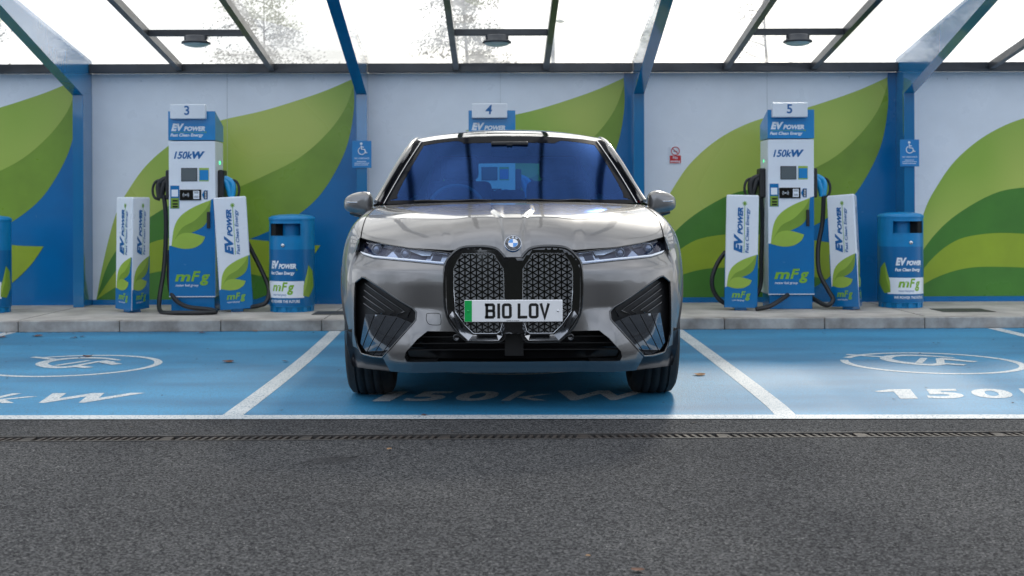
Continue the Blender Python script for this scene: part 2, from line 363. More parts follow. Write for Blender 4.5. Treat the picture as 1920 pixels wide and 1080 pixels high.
def stroke(mb, pts, wd, mat, z, closed=False):
    pts = [Vector((p[0], p[1])) for p in pts]; n = len(pts); L_, R_ = [], []
    for i, p in enumerate(pts):
        a = pts[max(0, i - 1)]; b = pts[min(n - 1, i + 1)]; t = (b - a).normalized(); q = Vector((-t.y, t.x)) * (wd[i] if isinstance(wd, list) else wd) / 2
        L_.append((*(p + q), z)); R_.append((*(p - q), z))
    mb.grid([L_, R_], mat, False)
for cx, tx, flip in ((-3.03, -2.925, 1), (.07, .08, 1), (3.03, 3.08, -1)):
    # cable-and-plug symbol
    mb = MB(); cy = 8.86 if flip == 1 else 8.78; r = .595
    def T(u, v): return (cx + r * u * (1.0), cy + r * v * 1.02)
    arc = [T(math.cos(R(a)), math.sin(R(a))) for a in range(128, -176, -6)] if flip == 1 else [T(math.cos(R(a)), math.sin(R(a))) for a in range(150, -201, -6)]
    stroke(mb, arc, .055, LINEW, .0036)
    def Gp(x, y):                            # plug drawing measured on the left-hand symbol, moved to each bay
        px, py = x / 6, 640 + y / 6; yy = py + (px - 960) * .0035; Yg = CAMH * FPX / (yy - 398); return (gx(px, Yg) + cx + 3.03, Yg + (cy - 8.86))
    q = [Gp(*p) for p in ((380, 176), (470, 184), (560, 196), (660, 206))]; stroke(mb, q, [.055, .06, .06, .06], LINEW, .0040)
    q = catmull([Gp(*p) for p in ((1350, 214), (1230, 196), (1080, 186), (940, 186), (800, 192), (660, 206), (540, 226), (480, 254), (540, 280), (640, 293), (740, 290), (850, 280))], 4)
    stroke(mb, q, [.035 + .05 * min(1, k / 8) for k in range(len(q))], LINEW, .0038)
    for k, (p0, p1, wd) in enumerate((((640, 272), (1010, 216), .05), ((800, 287), (1150, 222), .055), ((1130, 222), (1240, 240), .10), ((1200, 236), (1325, 261), .075), ((820, 276), (1010, 297), .075))):
        stroke(mb, [Gp(*p0), Gp(*p1)], wd, LINEW, .0041 + .0002 * k)
    tag(mb.build('plug_marking'), kind='structure')
    mb = MB(); sh = .35
    sh = .25; put(mb, polyT([(tx + a_, b_) for a_, b_ in ((-.81, 7.10), (-.71, 7.10), (-.63, 7.48), (-.75, 7.48), (-.87, 7.40), (-.85, 7.36), (-.76, 7.38))]), LINEW, lambda x, y: (x, y, .0036))
    for ch, a_, b_ in (('5', -.64, -.36), ('0', -.34, -.09), ('k', -.08, .22), ('W', .26, .81)):
        put(mb, fit_text(ch, tx + a_, tx + b_, 7.10, 7.48, shear=sh, bold=.0 if ch == 'k' else .035), LINEW, lambda x, y: (x, y, .0036))
    tag(mb.build('power_marking'), kind='structure')

# raised pavement with kerb stones
mb = MB(); mb.box(-40, 40, KY + .14, 40, 0, KZ, CONC); o = mb.build('pavement'); tag(o, kind='structure')
mb = MB(); x = -12.0 + .35; i = 0
while x < 12:
    l = 0.912; rr = random.Random(i); mb.box(x + .003, x + l - .003, KY + rr.uniform(-.003, .003), KY + .137, 0, KZ + rr.uniform(.001, .004), CONC2, .008); x += l; i += 1
tag(mb.build('kerb'), kind='structure')
mb = MB()
for x0 in (-1.62, 1.62, 3.9, -4.4): mb.box(x0, x0 + .008, KY + .14, WY, KZ + .0005, KZ + .0012, MATTE)
tag(mb.build('pavement_joint'), kind='structure')

# unseen ridge added behind the viewpoint to darken the car's reflections
mb = MB(); rr = random.Random(4); P_ = []
for j in range(7):
    P_.append([(-160 + 320 * k / 160, -34 - j * 3.0, (7.0 + 2.2 * math.sin(k * .23) + 1.2 * math.sin(k * .61 + 1) + rr.uniform(-.8, .8)) * (math.sin(math.pi / 2 * min(1, j / 4)) ** .5)) for k in range(161)])
mb.grid(P_, M('reflection_dark', (.012, .016, .009), .9, noise=.5, nscale=.3)); tag(mb.build('reflection_ridge'), kind='structure')

# drain grate
GRATE = M('rusty_cast_iron', (.045, .034, .028), .7, metal=.2, nscale=14, col2=(.016, .014, .013), bump=.4, bscale=120)
GRIM = M('grate_rim_steel', (.06, .056, .052), .7, metal=.2, nscale=9, col2=(.03, .028, .027))
root = empty('drain_channel', (0, DY0, 0), 'long rusty slotted drain grate running across the grey asphalt in front of the bays', 'drain')
mb = MB(); mb.box(-8, 8, 0, .014, -.05, .003, GRIM); mb.box(-8, 8, .126, .14, -.05, .003, GRIM); mb.build('rim', root)
x = -7.5; k = 0; mb = MB()
while x < 7.5:
    if k % 17 == 16: mb.box(x - .012, x + .03, .014, .126, -.02, -.001, GRATE); x += .045; k += 1; continue
    d = -.045 if x > .35 else .045
    vs = [(x, .014, -.002), (x + .017, .014, -.002), (x + .017 + d * .5, .126, -.002), (x + d * .5, .126, -.002)]
    vs += [(a, b, -.03) for a, b, c in vs]
    mb.add(vs, [(0, 1, 2, 3), (0, 4, 5, 1), (1, 5, 6, 2), (2, 6, 7, 3), (3, 7, 4, 0)], GRATE); x += .0385; k += 1
tag(mb.build('grate', root), kind=None)

# access covers on the pavement
for px, lab in ((627, 'flat grey metal access cover in the pavement right of the bin nearest the car'), (1800, 'flat grey metal access cover in the pavement behind the rightmost bin')):
    Y = 12.1; X = gx(px, Y); mb = MB()
    mb.box(X - .2, X + .3, Y - .15, Y + .25, KZ - .02, KZ + .004, M('cover_iron', (.07, .07, .07), .6, metal=.5, bump=1, bscale=60)); o = mb.build('access_cover')
    for j in range(7): pass
    tag(o, lab, 'drain cover', 'access covers in the pavement')

# old tyre scuffs on the asphalt, grit and leaf crumbs in the bays
SCUFF = M('tyre_scuff', (.022, .022, .024), .9, noise=.5, nscale=60)
mb = MB(); rr = random.Random(8)
for k in range(9):
    px = 556 + 9.5 * k; Y0 = CAMH * FPX / (870 - 398) ; Xs = gx(px, Y0) + rr.uniform(-.01, .01); stroke(mb, [(Xs, Y0 + rr.uniform(-.02, .02)), (Xs + .05, Y0 + .11), (Xs + .11, Y0 + .20 + rr.uniform(-.03, .03))], [.004, .014, .004], SCUFF, .0012)
tag(mb.build('tyre_marks'), kind='structure')
mb = MB(); rr = random.Random(12); GRIT = M('leaf_crumb', (.05, .035, .025), .9, noise=.5, nscale=80)
for k in range(420):
    X = rr.uniform(-5.4, 5.6); Y = (KY - abs(rr.gauss(0, .12)) - .01) if k < 230 else rr.uniform(6.0, 11.2); s_ = rr.uniform(.004, .013) * (1.5 if rr.random() < .08 else 1); a_ = rr.uniform(0, 6.28); z_ = .006 if Y > 6.5 else .003
    mb.add([(X + s_ * math.cos(a_ + t), Y + s_ * math.sin(a_ + t) * .8, z_ + rr.uniform(0, .004)) for t in (0, 1.7, 3.1, 4.8)], [(0, 1, 2, 3)], GRIT)
tag(mb.build('leaf_crumbs'), kind='stuff')

# fallen leaves
LEAFB = M('dead_leaf_brown', (.10, .035, .015), .8, noise=.4, nscale=30)
LEAFO = M('dead_leaf_tan', (.28, .15, .06), .8, noise=.3, nscale=30)
spots = [(5, 633, .10, 0), (72, 631, .10, 0), (140, 634, .08, 0), (156, 632, .06, 0), (173, 617, .06, 0), (197, 618, .07, 0), (246, 618, .10, 0), (428, 680, .09, 0), (525, 616, .07, 0), (478, 622, .06, 1), (165, 669, .10, 0), (535, 679, .06, 0), (1312, 705, .09, 1), (562, 615, .05, 0), (380, 625, .09, 0), (795, 780, .04, 0), (1195, 1074, .05, 0), (728, 844, .03, 1), (1100, 1046, .02, 1)]
for i, (px, py, s, c) in enumerate(spots):
    yy = py + (px - 960) * .0035; Y = CAMH * FPX / (yy - 398); X = gx(px, Y); rr = random.Random(i * 3 + 1); mb = MB()
    n = 9; out = [(math.cos(2 * math.pi * k / n) * s * .45 * rr.uniform(.6, 1.2), math.sin(2 * math.pi * k / n) * s * .45 * rr.uniform(.6, 1.2)) for k in range(n)]
    hs = [rr.uniform(.001, .13 * s) for _ in range(n)]
    vs = [(0, 0, .003)] + [(a, b, h) for (a, b), h in zip(out, hs)]; mb.add(vs, [(0, 1 + k, 1 + (k + 1) % n) for k in range(n)], LEAFO if c else LEAFB)
    o = mb.build('dead_leaf', loc=(X, Y, .006)); o.rotation_euler.z = rr.uniform(0, 6)
    near = 'on grey asphalt in front of the drain' if Y < 5.9 else ('by the white line at the front of the bays' if Y < 6.7 else ('against the kerb' if Y > 10.9 else 'on the blue bay surface'))
    tag(o, f"{'pale tan' if c else 'dark brown'} curled dead leaf {near}", 'leaf', 'dead leaves lying on the ground')

# ================================================================ canopy and wall
BAND_T = .17
posts = [-4.371, -1.435, 1.446, 4.266]
PX = [-7.31] + posts + [7.09]
root = empty('canopy_shelter', (0, WY, KZ), 'long blue steel shelter with glazed roof on blue posts above the charging bays', 'shelter'); root['world_space'] = 1
ROOFGLASS = glassmat('roof_glass', (.90, .92, .92), (1, 1, 1), .02, .02)
def glare_veil(m):                                # translucent haze mixed into the glazing as painted glare, paling the trees
    N = m.node_tree.nodes; L = m.node_tree.links; t = N.new('ShaderNodeBsdfTranslucent'); t.inputs[0].default_value = (.9, .9, .88, 1)
    n = N.new('ShaderNodeTexNoise'); n.inputs['Scale'].default_value = 1.3; n.inputs['Detail'].default_value = 8; tc_ = N.new('ShaderNodeTexCoord'); L.new(tc_.outputs['Object'], n.inputs['Vector'])
    r = N.new('ShaderNodeMapRange'); r.inputs['From Min'].default_value = .3; r.inputs['From Max'].default_value = .75; r.inputs['To Min'].default_value = .14; r.inputs['To Max'].default_value = .34; L.new(n.outputs['Fac'], r.inputs['Value'])
    out = N['Material Output']; src = out.inputs[0].links[0].from_socket; ms = N.new('ShaderNodeMixShader'); L.new(r.outputs[0], ms.inputs[0]); L.new(src, ms.inputs[1]); L.new(t.outputs[0], ms.inputs[2]); L.new(ms.outputs[0], out.inputs[0])
glare_veil(ROOFGLASS)
SL_B, SL_R = .272, .150
ZB = gz(178, 13.05) + .04; ZR = 2.632           # underside of beam at post, rail
POSTF = 13.02
for X in PX:
    mb = MB(); mb.box(X - .055, X + .055, POSTF, POSTF + .05, KZ, ZB, STEELBLUE, .004); mb.box(X - .035, X + .035, POSTF + .05, WY + .02, KZ, ZB, STEELBLUE)
    mb.box(X - .13, X + .13, POSTF - .05, WY, KZ, KZ + .012, STEELBLUE) if False else None
    p = mb.build('post', root)
    # tapering cantilever: web plate plus bottom flange
    mb = MB(); Lg = 6.2; y0, y1 = POSTF, POSTF - Lg
    zt0 = ZR + .06; 
    top = lambda y: zt0 + SL_R * (WY + .02 - y); bot = lambda y: min(ZB + SL_B * max(0, y0 - y), top(y) - .11)
    ys_ = [WY + .02, y0] + [y0 - (y0 - y1) * k / 24 for k in range(1, 25)]
    prof = [(y, top(y)) for y in ys_] + [(y, bot(y) + .002) for y in ys_[::-1]]; n = len(ys_); vs = []
    for xa in (X - .033, X + .033): vs += [(xa, a, b) for a, b in prof]
    N2 = 2 * n; fs = []
    for k in range(n - 1):
        for o_ in (0, N2): fs.append((o_ + k, o_ + k + 1, o_ + N2 - 2 - k, o_ + N2 - 1 - k))
    fs += [(i, (i + 1) % N2, N2 + (i + 1) % N2, N2 + i) for i in range(N2)]
    mb.add(vs, fs, STEELBLUE); mb.build('beam_web', root)
    mb = MB(); P_ = []
    for (dx, dz) in ((-.055, 0), (-.055, -.035), (.055, -.035), (.055, 0), (-.055, 0)): P_.append([(X + dx, y, bot(y) + dz) for y in ys_[1:]])
    mb.grid(P_, STEELBLUE, False); mb.build('beam_flange', root)
zr = lambda y: ZR + SL_R * (WY - y)
RAF = []
for a, b in zip(PX, PX[1:]):
    mb = MB(); mb.box(a + .037, b - .037, WY - .09, WY + .03, ZR - .075, ZR + .018, DKSTEEL, .004); mb.build('eaves_rail', root)
    w3 = (b - a)
    rx = [a + w3 * .338, a + w3 * .668]
    for x in rx:
        y1 = POSTF - 6.0; mb = MB(); hh = .075
        vs = [(x - .03, WY - .091, zr(WY - .091) - hh), (x + .03, WY - .091, zr(WY - .091) - hh), (x + .03, y1, zr(y1) - hh), (x - .03, y1, zr(y1) - hh)]
        vs += [(p, q, r_ + hh) for p, q, r_ in vs]
        mb.add(vs, [(0, 1, 2, 3), (4, 5, 6, 7), (0, 1, 5, 4), (1, 2, 6, 5), (2, 3, 7, 6), (3, 0, 4, 7)], DKSTEEL); mb.build('rafter', root)
        for sx in (-1, 1): mb = MB(); mb.tube([(x + sx * .045, WY - .09, ZR - .03), (x + sx * .045, WY - .105, ZR - .03)], .011, DKSTEEL, 6); mb.build('bolt', root)
    yc = 12.0; mb = MB(); mb.box(rx[0] + .031, rx[1] - .031, yc - .03, yc + .03, zr(yc) - .072, zr(yc) - .012, DKSTEEL, .004); mb.build('cross_bar', root)
    RAF.append((rx, yc))
    mb = MB(); y1 = POSTF - 6.0
    mb.add([(a + .04, WY, ZR + .03), (b - .04, WY, ZR + .03), (b - .04, y1, zr(y1) + .012), (a + .04, y1, zr(y1) + .012)], [(0, 1, 2, 3)], ROOFGLASS); mb.build('roof_glass', root)
LAMPG = M('lamp_diffuser', (.55, .66, .64), .3)
for i, (lab) in enumerate((None, 'round charcoal bulkhead lamp under the canopy above charger 3', 'round charcoal bulkhead lamp under the canopy above the car', 'round charcoal bulkhead lamp under the canopy above charger 5', None)):
    if not lab: continue
    (rx, yc) = RAF[i]; x = gx((371, 933, 1497)[i - 1], yc); z = zr(yc) - .075
    r0 = empty('canopy_lamp', (x, yc - .02, z), lab, 'lamp', 'round lamps under the canopy')
    mb = MB(); mb.lathe([(0, .0), (.105, 0), (.112, -.01), (.112, -.045), (.135, -.055), (.138, -.072), (.124, -.076), (.115, -.074)], DKSTEEL, 36); mb.build('housing', r0)
    mb = MB(); mb.lathe([(.123, -.072), (.105, -.09), (.06, -.102), (0, -.106)], LAMPG, 36); mb.build('diffuser', r0)

# wall with printed panels
wall = empty('panelled_wall', (0, WY, KZ), 'glossy white boundary wall printed with large green leaves on blue behind the chargers', 'wall'); wall['world_space'] = 1
PW = 517.5; SPX = FPX / WY
def art(px, py): return (px, py)
sil = [(182, 550), (190, 505), (205, 440), (222, 385), (245, 345), (275, 305), (315, 270), (360, 243), (415, 222), (500, 203), (600, 172), (663, 146)]
Rg = [(664, 200), (652, 265), (628, 318), (595, 365), (552, 400), (505, 425), (468, 440)]
low = [(506, 444), (550, 450), (600, 452)]
und = [(575, 487), (542, 518), (500, 542), (480, 550)]
cs = catmull(sil, 5); cR = catmull([(663, 146)] + Rg, 5); cl_ = catmull([(468, 440)] + low, 4); cu_ = catmull([(600, 452)] + und, 4)
leafall = cs[:-1] + cR[:-1] + cl_[:-1] + cu_
bluep = catmull([(663, 146)] + Rg, 5)
blue_poly = [(668, 136)] + [(665, 137)] + cR + cl_[1:] + cu_[1:] + [(668, 550)]
blue_poly = [(668, 146)] + cR[:-1] + cl_[:-1] + cu_ + [(668, 550)]
vein = catmull([(663, 160), (645, 205), (610, 250), (560, 292), (500, 322), (440, 348)], 5)
bandA_up = catmull([(182, 550), (205, 483), (245, 430), (297, 390), (367, 357), (440, 348)], 5)
bandA_lo = catmull([(182, 550), (227, 487), (277, 449), (330, 436), (390, 434), (468, 440)], 5)
bandB_lo = catmull([(182, 550), (235, 518), (297, 499), (367, 496), (450, 501), (542, 518)], 5)
midleaf = vein[:] + cR[::-1][:]                      # lower right half of the big leaf
darkA = bandA_up + [(468, 440)] + bandA_lo[::-1][1:-1]
bandB = bandA_lo + cl_[1:] + catmull([(600, 452), (575, 487), (542, 518)], 4)[1:] + bandB_lo[::-1][1:-1]
darkC = bandB_lo + catmull([(542, 518), (500, 542), (480, 550)], 4)[1:]
tealp = [q for q in cs if q[0] > 470] + [(655, 185), (600, 215), (540, 235), (485, 240)]
bays = list(zip(PX, PX[1:]))
for i, (a, b) in enumerate(bays):
    mb = MB(); x0, x1 = a - .0 + .0, b
    mb.box(a + .002, b - .002, WY + .021, WY + .08, KZ, ZR - .076, WHITE)
    W0, W1 = (169.0, 685.0); sc = (b - a) / (W1 - W0)
    def P(off):
        def f(x, y):
            X = a + (min(max(x, W0 + 1), W1 - 1) - W0) * sc; Z = KZ + .055 + (550 - y) / (550 - 137) * (ZR - .08 - KZ - .055); return (X, WY + .021 - off, max(Z, KZ))
        return f
    put(mb, polyT([(x, y) for x, y in blue_poly[1:]] + [(684, 550), (684, 137), (664, 137)]), BLUE, P(.001))
    put(mb, polyT([(170, 550), (684, 550), (684, 565), (170, 565)]), BLUE, P(.0012))
    put(mb, polyT(leafall), OL if False else MG, P(.002))
    put(mb, polyT(tealp), TG, P(.003)) if False else None
    lightp = cs[:] + vein + bandA_up[::-1][1:-1]
    put(mb, polyT(lightp), LG if False else M('upper_leaf_green', (.47, .55, .12), .28, nscale=.8, col2=(.29, .45, .06), detail=1), P(.003))
    put(mb, polyT(darkA), DG, P(.004)); put(mb, polyT(bandB), OL, P(.005)); put(mb, polyT(darkC), DG, P(.006))
    mb.build('printed_panel', wall)
    for k in range(3):
        mb = MB(); mb.lathe([(.011, 0), (.009, -.005), (0, -.006)], WHITE, 10, (a + (b - a) * (k + .6) / 3.2, WY + .0195, ZR - .15 + .01 * k), 'y'); mb.build('rivet', wall)
    mb = MB(); xm = a + (b - a) * .5; mb.box(xm - .0015, xm + .0015, WY + .0165, WY + .021, KZ + .06, ZR - .08, M('panel_seam', (.5, .55, .58), .5)); mb.build('panel_seam', wall)
    mb = MB(); mb.box(a + .04, b - .04, WY + .0, WY + .019, KZ, KZ + .055, BLUE); mb.build('skirting', wall)
# ================================================================ lettering and decals shared by the branded objects
def ev_logo(mb, x0, x1, y0, y1, mat, fn, line=True, tag_line=True):
    """EV POWER over a green line with a small star, tag line underneath"""
    w_, h_ = x1 - x0, y1 - y0
    put(mb, fit_text('EV', x0 + .02 * w_, x0 + .39 * w_, y0 + .46 * h_, y1, shear=.25, bold=.06), mat, fn)
    put(mb, fit_text('POWER', x0 + .375 * w_, x0 + .98 * w_, y0 + .46 * h_, y0 + .80 * h_, shear=.25, bold=.055), mat, fn)
    if line:
        mb.add([fn(x0 + .03 * w_, y0 + .385 * h_), fn(x0 + .98 * w_, y0 + .385 * h_), fn(x0 + .98 * w_, y0 + .36 * h_), fn(x0 + .03 * w_, y0 + .36 * h_)], [(0, 1, 2, 3)], LOGOGREEN)
        star(mb, x0 + 1.0 * w_, y0 + .38 * h_, .035 * w_, fn)
    if tag_line: put(mb, fit_text('Fast Clean Energy', x0, x0 + .93 * w_, y0, y0 + .29 * h_, shear=.2, bold=.035), mat, fn)
def star(mb, cx, cy, r, fn, n=6):
    pts = [(cx + (r if k % 2 == 0 else r * .35) * math.cos(math.pi * k / n + .3), cy + (r if k % 2 == 0 else r * .35) * math.sin(math.pi * k / n + .3)) for k in range(2 * n)]
    put(mb, polyT(pts), LOGOGREEN, fn)
def mfg(mb, x0, x1, y0, y1, mat, sub, fn):
    w_, h_ = x1 - x0, y1 - y0
    put(mb, fit_text('m', x0, x0 + .44 * w_, y0 + .36 * h_, y0 + .80 * h_, shear=.2, bold=.035), mat, fn)
    put(mb, fit_text('F', x0 + .45 * w_, x0 + .72 * w_, y0 + .36 * h_, y1, shear=.25, bold=.03), mat, fn)
    put(mb, fit_text('g', x0 + .70 * w_, x0 + .98 * w_, y0 + .10 * h_, y0 + .80 * h_, shear=.2, bold=.035), mat, fn)
    put(mb, fit_text('motor fuel group', x0 + .02 * w_, x0 + .66 * w_, y0, y0 + .2 * h_, shear=.15, bold=.01), sub, fn)
def leaves(mb, x0, x1, y0, y1, fn, layer):
    """two-tone leaf pair, base at (x0,y0), big tip at (x1,y1)"""
    up = catmull([(0, 0), (.07, .41), (.24, .66), (.57, .85), (1, 1)], 5); dn = catmull([(1, 1), (.95, .66), (.81, .43), (.48, .28), (.19, .21), (0, 0)], 5)
    mid = catmull([(0, 0), (.25, .38), (.58, .55), (.85, .78), (1, 1)], 5)
    s1 = catmull([(0, 0), (.19, .24), (.48, .285), (.85, .2)], 5); s2 = catmull([(.85, .2), (.77, .066), (.57, -.04), (.29, -.06), (0, 0)], 5)
    sm = catmull([(0, 0), (.3, .09), (.6, .12), (.85, .2)], 5)
    S = lambda q: [(x0 + a * (x1 - x0), y0 + b * (y1 - y0)) for a, b in q]
    put(mb, polyT(S(up[:-1] + mid[::-1][:-1])), layer[0], lambda x, y: fn(x, y)); put(mb, polyT(S(mid[:-1] + dn[:-1])), layer[1], lambda x, y: fn(x, y))
    put(mb, polyT(S(s1[:-1] + sm[::-1][:-1])), layer[0], lambda x, y: fn(x, y, 1)); put(mb, polyT(S(sm[:-1] + s2[:-1])), layer[2], lambda x, y: fn(x, y, 1))

# ---------------------------------------------------------------- chargers
KSC = 189.7
def charger(px, number, label, cables):
    Y = 12.39; X = gx(px, Y)
    r = empty('ev_charger', (X, Y, KZ), label, 'EV charger', 'numbered rapid chargers along the wall')
    zt = lambda y: (582 - y) / KSC
    mb = MB(); mb.box(-.215, .215, .02, .34, 0, zt(555), BLUE, .006); mb.build('plinth', r)
    mb = MB(); mb.box(-.229, .229, 0, .36, zt(554), zt(262.5), WHITE, .008); mb.build('cabinet', r)
    mb = MB(); h0, h1 = zt(261), zt(207)
    mb.add([(-.231, -.004, h0), (.231, -.004, h0), (.231, -.004, h1), (-.231, -.004, h1), (-.231, .362, h0), (.231, .362, h0), (.231, .362, h1 - .13), (-.231, .362, h1 - .13)],
           [(0, 1, 2, 3), (4, 7, 6, 5), (0, 4, 5, 1), (3, 2, 6, 7), (0, 3, 7, 4), (1, 5, 6, 2)], BLUE2); mb.build('header', r)
    mb = MB(); mb.box(-.196, .15, -.075, -.006, zt(222), zt(195), WHITE, .008, seg=3); sp = mb.build('number_sign', r)
    mb = MB(); put(mb, text2d(number, .125, shear=.12 if number == '4' else 0, bold=.02), TXTBLUE, lambda x, y: (x - .03, -.0765, zt(214.5) + y)); mb.build('numeral', sp)
    # artwork on the cabinet front (px,py of the photo mapped to the face)
    mb = MB(); fn = lambda x, y, l=0: (x, -.0016 - .0012 * l, y)
    U = lambda q: (q - 361.5) / KSC
    b0 = zt(553); zl = zt(458.5); x0, x1 = -.227, .227
    leafbase = (U(323), zt(459)); tip = (U(397), zt(373))
    S = lambda q: [(leafbase[0] + a * (tip[0] - leafbase[0]), leafbase[1] + b * (tip[1] - leafbase[1])) for a, b in q]
    dn = catmull([(1, 1), (.95, .66), (.81, .43), (.48, .28), (.19, .21), (0, 0)], 5)
    mb_b = [(x0, b0), (x1, b0), (x1, zt(370)), (U(397), zt(372))] + S(dn)[1:-1] + [(U(322), zl), (x0, zl)]
    put(mb, polyT(mb_b), BLUE, lambda x, y: (x, -.0011, y))
    leaves(mb, leafbase[0], tip[0], leafbase[1], tip[1], lambda x, y, l=0: (x, -.0022 - .0010 * l, y), (LG, MG, LG))
    put(mb, fit_text('150k', U(328), U(363), zt(296), zt(282), shear=.25, bold=.03), TXTBLUE, fn); put(mb, fit_text('W', U(362), U(386), zt(296), zt(282), shear=.25, bold=.06), TXTBLUE, fn)
    mfg(mb, U(329), U(396), zt(536), zt(506), LOGOGREEN, WHITE, lambda x, y: (x, -.0034, y)); mb.build('artwork', r)
    mb = MB(); ev_logo(mb, U(322), U(388), zt(256), zt(230), WHITE, lambda x, y: (x, -.0052, y)); mb.build('lettering', r)
    mb = MB(); mb.box(U(341.5), U(371.5), -.006, .003, zt(338), zt(313), MATTE, .002); sc = mb.build('screen', r)
    mb = MB(); mb.box(U(342.5), U(370.5), -.0072, -.006, zt(337), zt(314), SCREEN); mb.build('display', sc)
    mb = MB(); mb.box(U(375), U(393), -.0025, -.001, zt(338), zt(313), LG); mb.box(U(375.6), U(392.4), -.0035, -.0026, zt(336), zt(317), BLUE2); mb.build('promotion_sticker', r); mb = MB()
    mb.box(U(321), U(338), -.0025, -.001, zt(389), zt(346), BLUE); mb.box(U(323.5), U(335.5), -.0035, -.0026, zt(366.5), zt(353.5), WHITE); mb.box(U(322), U(337), -.0034, -.0026, zt(388.5), zt(369), MG)
    for q in (374, 380, 385): mb.box(U(325.5), U(335), -.0045, -.0036, zt(q + 1.8), zt(q - 1.2), MATTE)
    mb.build('instruction_sticker', r); mb = MB()
    pts = [(U(380), zt(363.5)), (U(384), zt(372)), (U(391), zt(372)), (U(391), zt(355)), (U(384), zt(355))]
    put(mb, poly2(pts), BLUE, fn); mb.box(U(384.5), U(390), -.0045, -.0028, zt(371), zt(356), BLACKP)
    for q in (358.5, 362, 365.5, 369): mb.box(U(386), U(388.5), -.0055, -.0046, zt(q + .9), zt(q - .9), WHITE)
    mb.build('arrow_sticker', r)
    mb = MB(); mb.box(U(339), U(379), -.012, .003, zt(373.5), zt(353.5), BLACKG, .003); rd = mb.build('card_reader', r)
    mb = MB(); mb.box(U(364.5), U(375.5), -.0135, -.0122, zt(371), zt(356), WHITE)
    for q in (358, 360, 366, 368): mb.box(U(366), U(374), -.0145, -.0136, zt(q + .5), zt(q - .5), SCREEN)
    cxx = U(350.5); cz = zt(363.5)
    mb.lathe([(0, 0), (.006, 0)], WHITE, 10, (cxx, -.0128, cz), 'y')
    for sg in (-1, 1):
        for rr in (.014, .022, .030):
            pt = [(cxx + sg * rr * math.cos(a), -.013, cz + rr * math.sin(a)) for a in [(-.75 + 1.5 * k / 8) for k in range(9)]]; mb.tube(pt, .0014, WHITE, 5)
    mb.build('contactless_symbol', rd)
    mb = MB(); mb.box(U(389.5), U(395.5), -.02, -.001, zt(426), zt(395), BLACKP, .005); mb.build('door_handle', r)
    mb = MB(); mb.box(-.229, .229, -.003, 0, zt(554.5), zt(553), WHITE); mb.build('trim', r)
    for s in (-1, 1):
        mb = MB(); mb.box(s * .2295 if s > 0 else -.2905, s * .2295 if s < 0 else .2905, .10, .26, zt(372), zt(316), BLACKP, .015); hs = mb.build('holster', r)
        mb = MB(); mb.lathe([(0, 0), (.018, 0), (.018, .004)], GREENLED, 14, (s * .2295, .20, zt(302)), 'x'); mb.build('status_light', r)
        cm = CYAN if s > 0 else BLACKP
        # connector hanging in the holster: shell, loop grip
        mb = MB(); p = lambda a, b, c=0: (s * a, .16 + c, zt(b))
        mb.tube(catmull([p(.27, 331), p(.32, 334), p(.36, 340), p(.385, 350), p(.375, 362), p(.355, 372)][:3] + [p(.372, 350), p(.36, 368)], 4), .03, cm, 10, rs=None)
        mb.tube([p(.26, 332), p(.31, 340), p(.335, 356), p(.345, 370)], .030, cm, 10, rs=[.036, .034, .03, .024])
        cn = mb.build('connector', r)
        mb = MB(); mb.tube(catmull([p(.33, 334), p(.395, 337), p(.425, 346), p(.43, 358), p(.41, 368), p(.36, 372)], 5), .013, BLACKP, 8); mb.build('grip', cn)
    for pts in cables:
        mb = MB(); mb.tube(catmull([(gx(a, Y + c) - X, c, max(gz(b, Y + c, a) - KZ, .022)) for a, b, c in pts], 8), .022, CABLE, 10); mb.build('cable', r)
    return r
charger(361.5, '3', 'tall blue and white charger numbered 3 between two white leaf-print bollard covers', [
    [(309, 366, .16), (313, 420, .14), (309, 500, .08), (300, 560, -.05), (303, 588, -.25), (330, 592, -.40), (375, 590, -.42), (404, 585, -.34), (395, 580, -.25), (350, 574, -.12), (325, 555, .0), (318, 520, .10), (319, 470, .2)],
    [(430, 366, .16), (448, 420, .2), (470, 465, .15), (490, 505, .1), (504, 540, .0), (500, 565, -.1), (485, 573, -.1), (455, 576, .05), (420, 572, .2)]])
charger(923, '4', 'blue and white charger numbered 4 standing behind the parked car, mostly hidden', [])
charger(1484.5, '5', 'tall blue and white charger numbered 5 right of the car, near the no smoking sign', [
    [(1428, 366, .16), (1430, 420, .2), (1428, 480, .2), (1425, 540, .18), (1400, 572, .1), (1362, 570, 0), (1341, 552, 0), (1335, 525, 0), (1345, 495, .02), (1361, 472, .05)],
    [(1418, 584, -.25), (1445, 574, -.20), (1478, 553, -.03)],
    [(1546, 368, .16), (1543, 420, .15), (1535, 465, .1), (1537, 510, .05), (1553, 543, -.02), (1563, 562, -.08), (1552, 573, -.1), (1535, 566, .0), (1520, 556, .1)]])

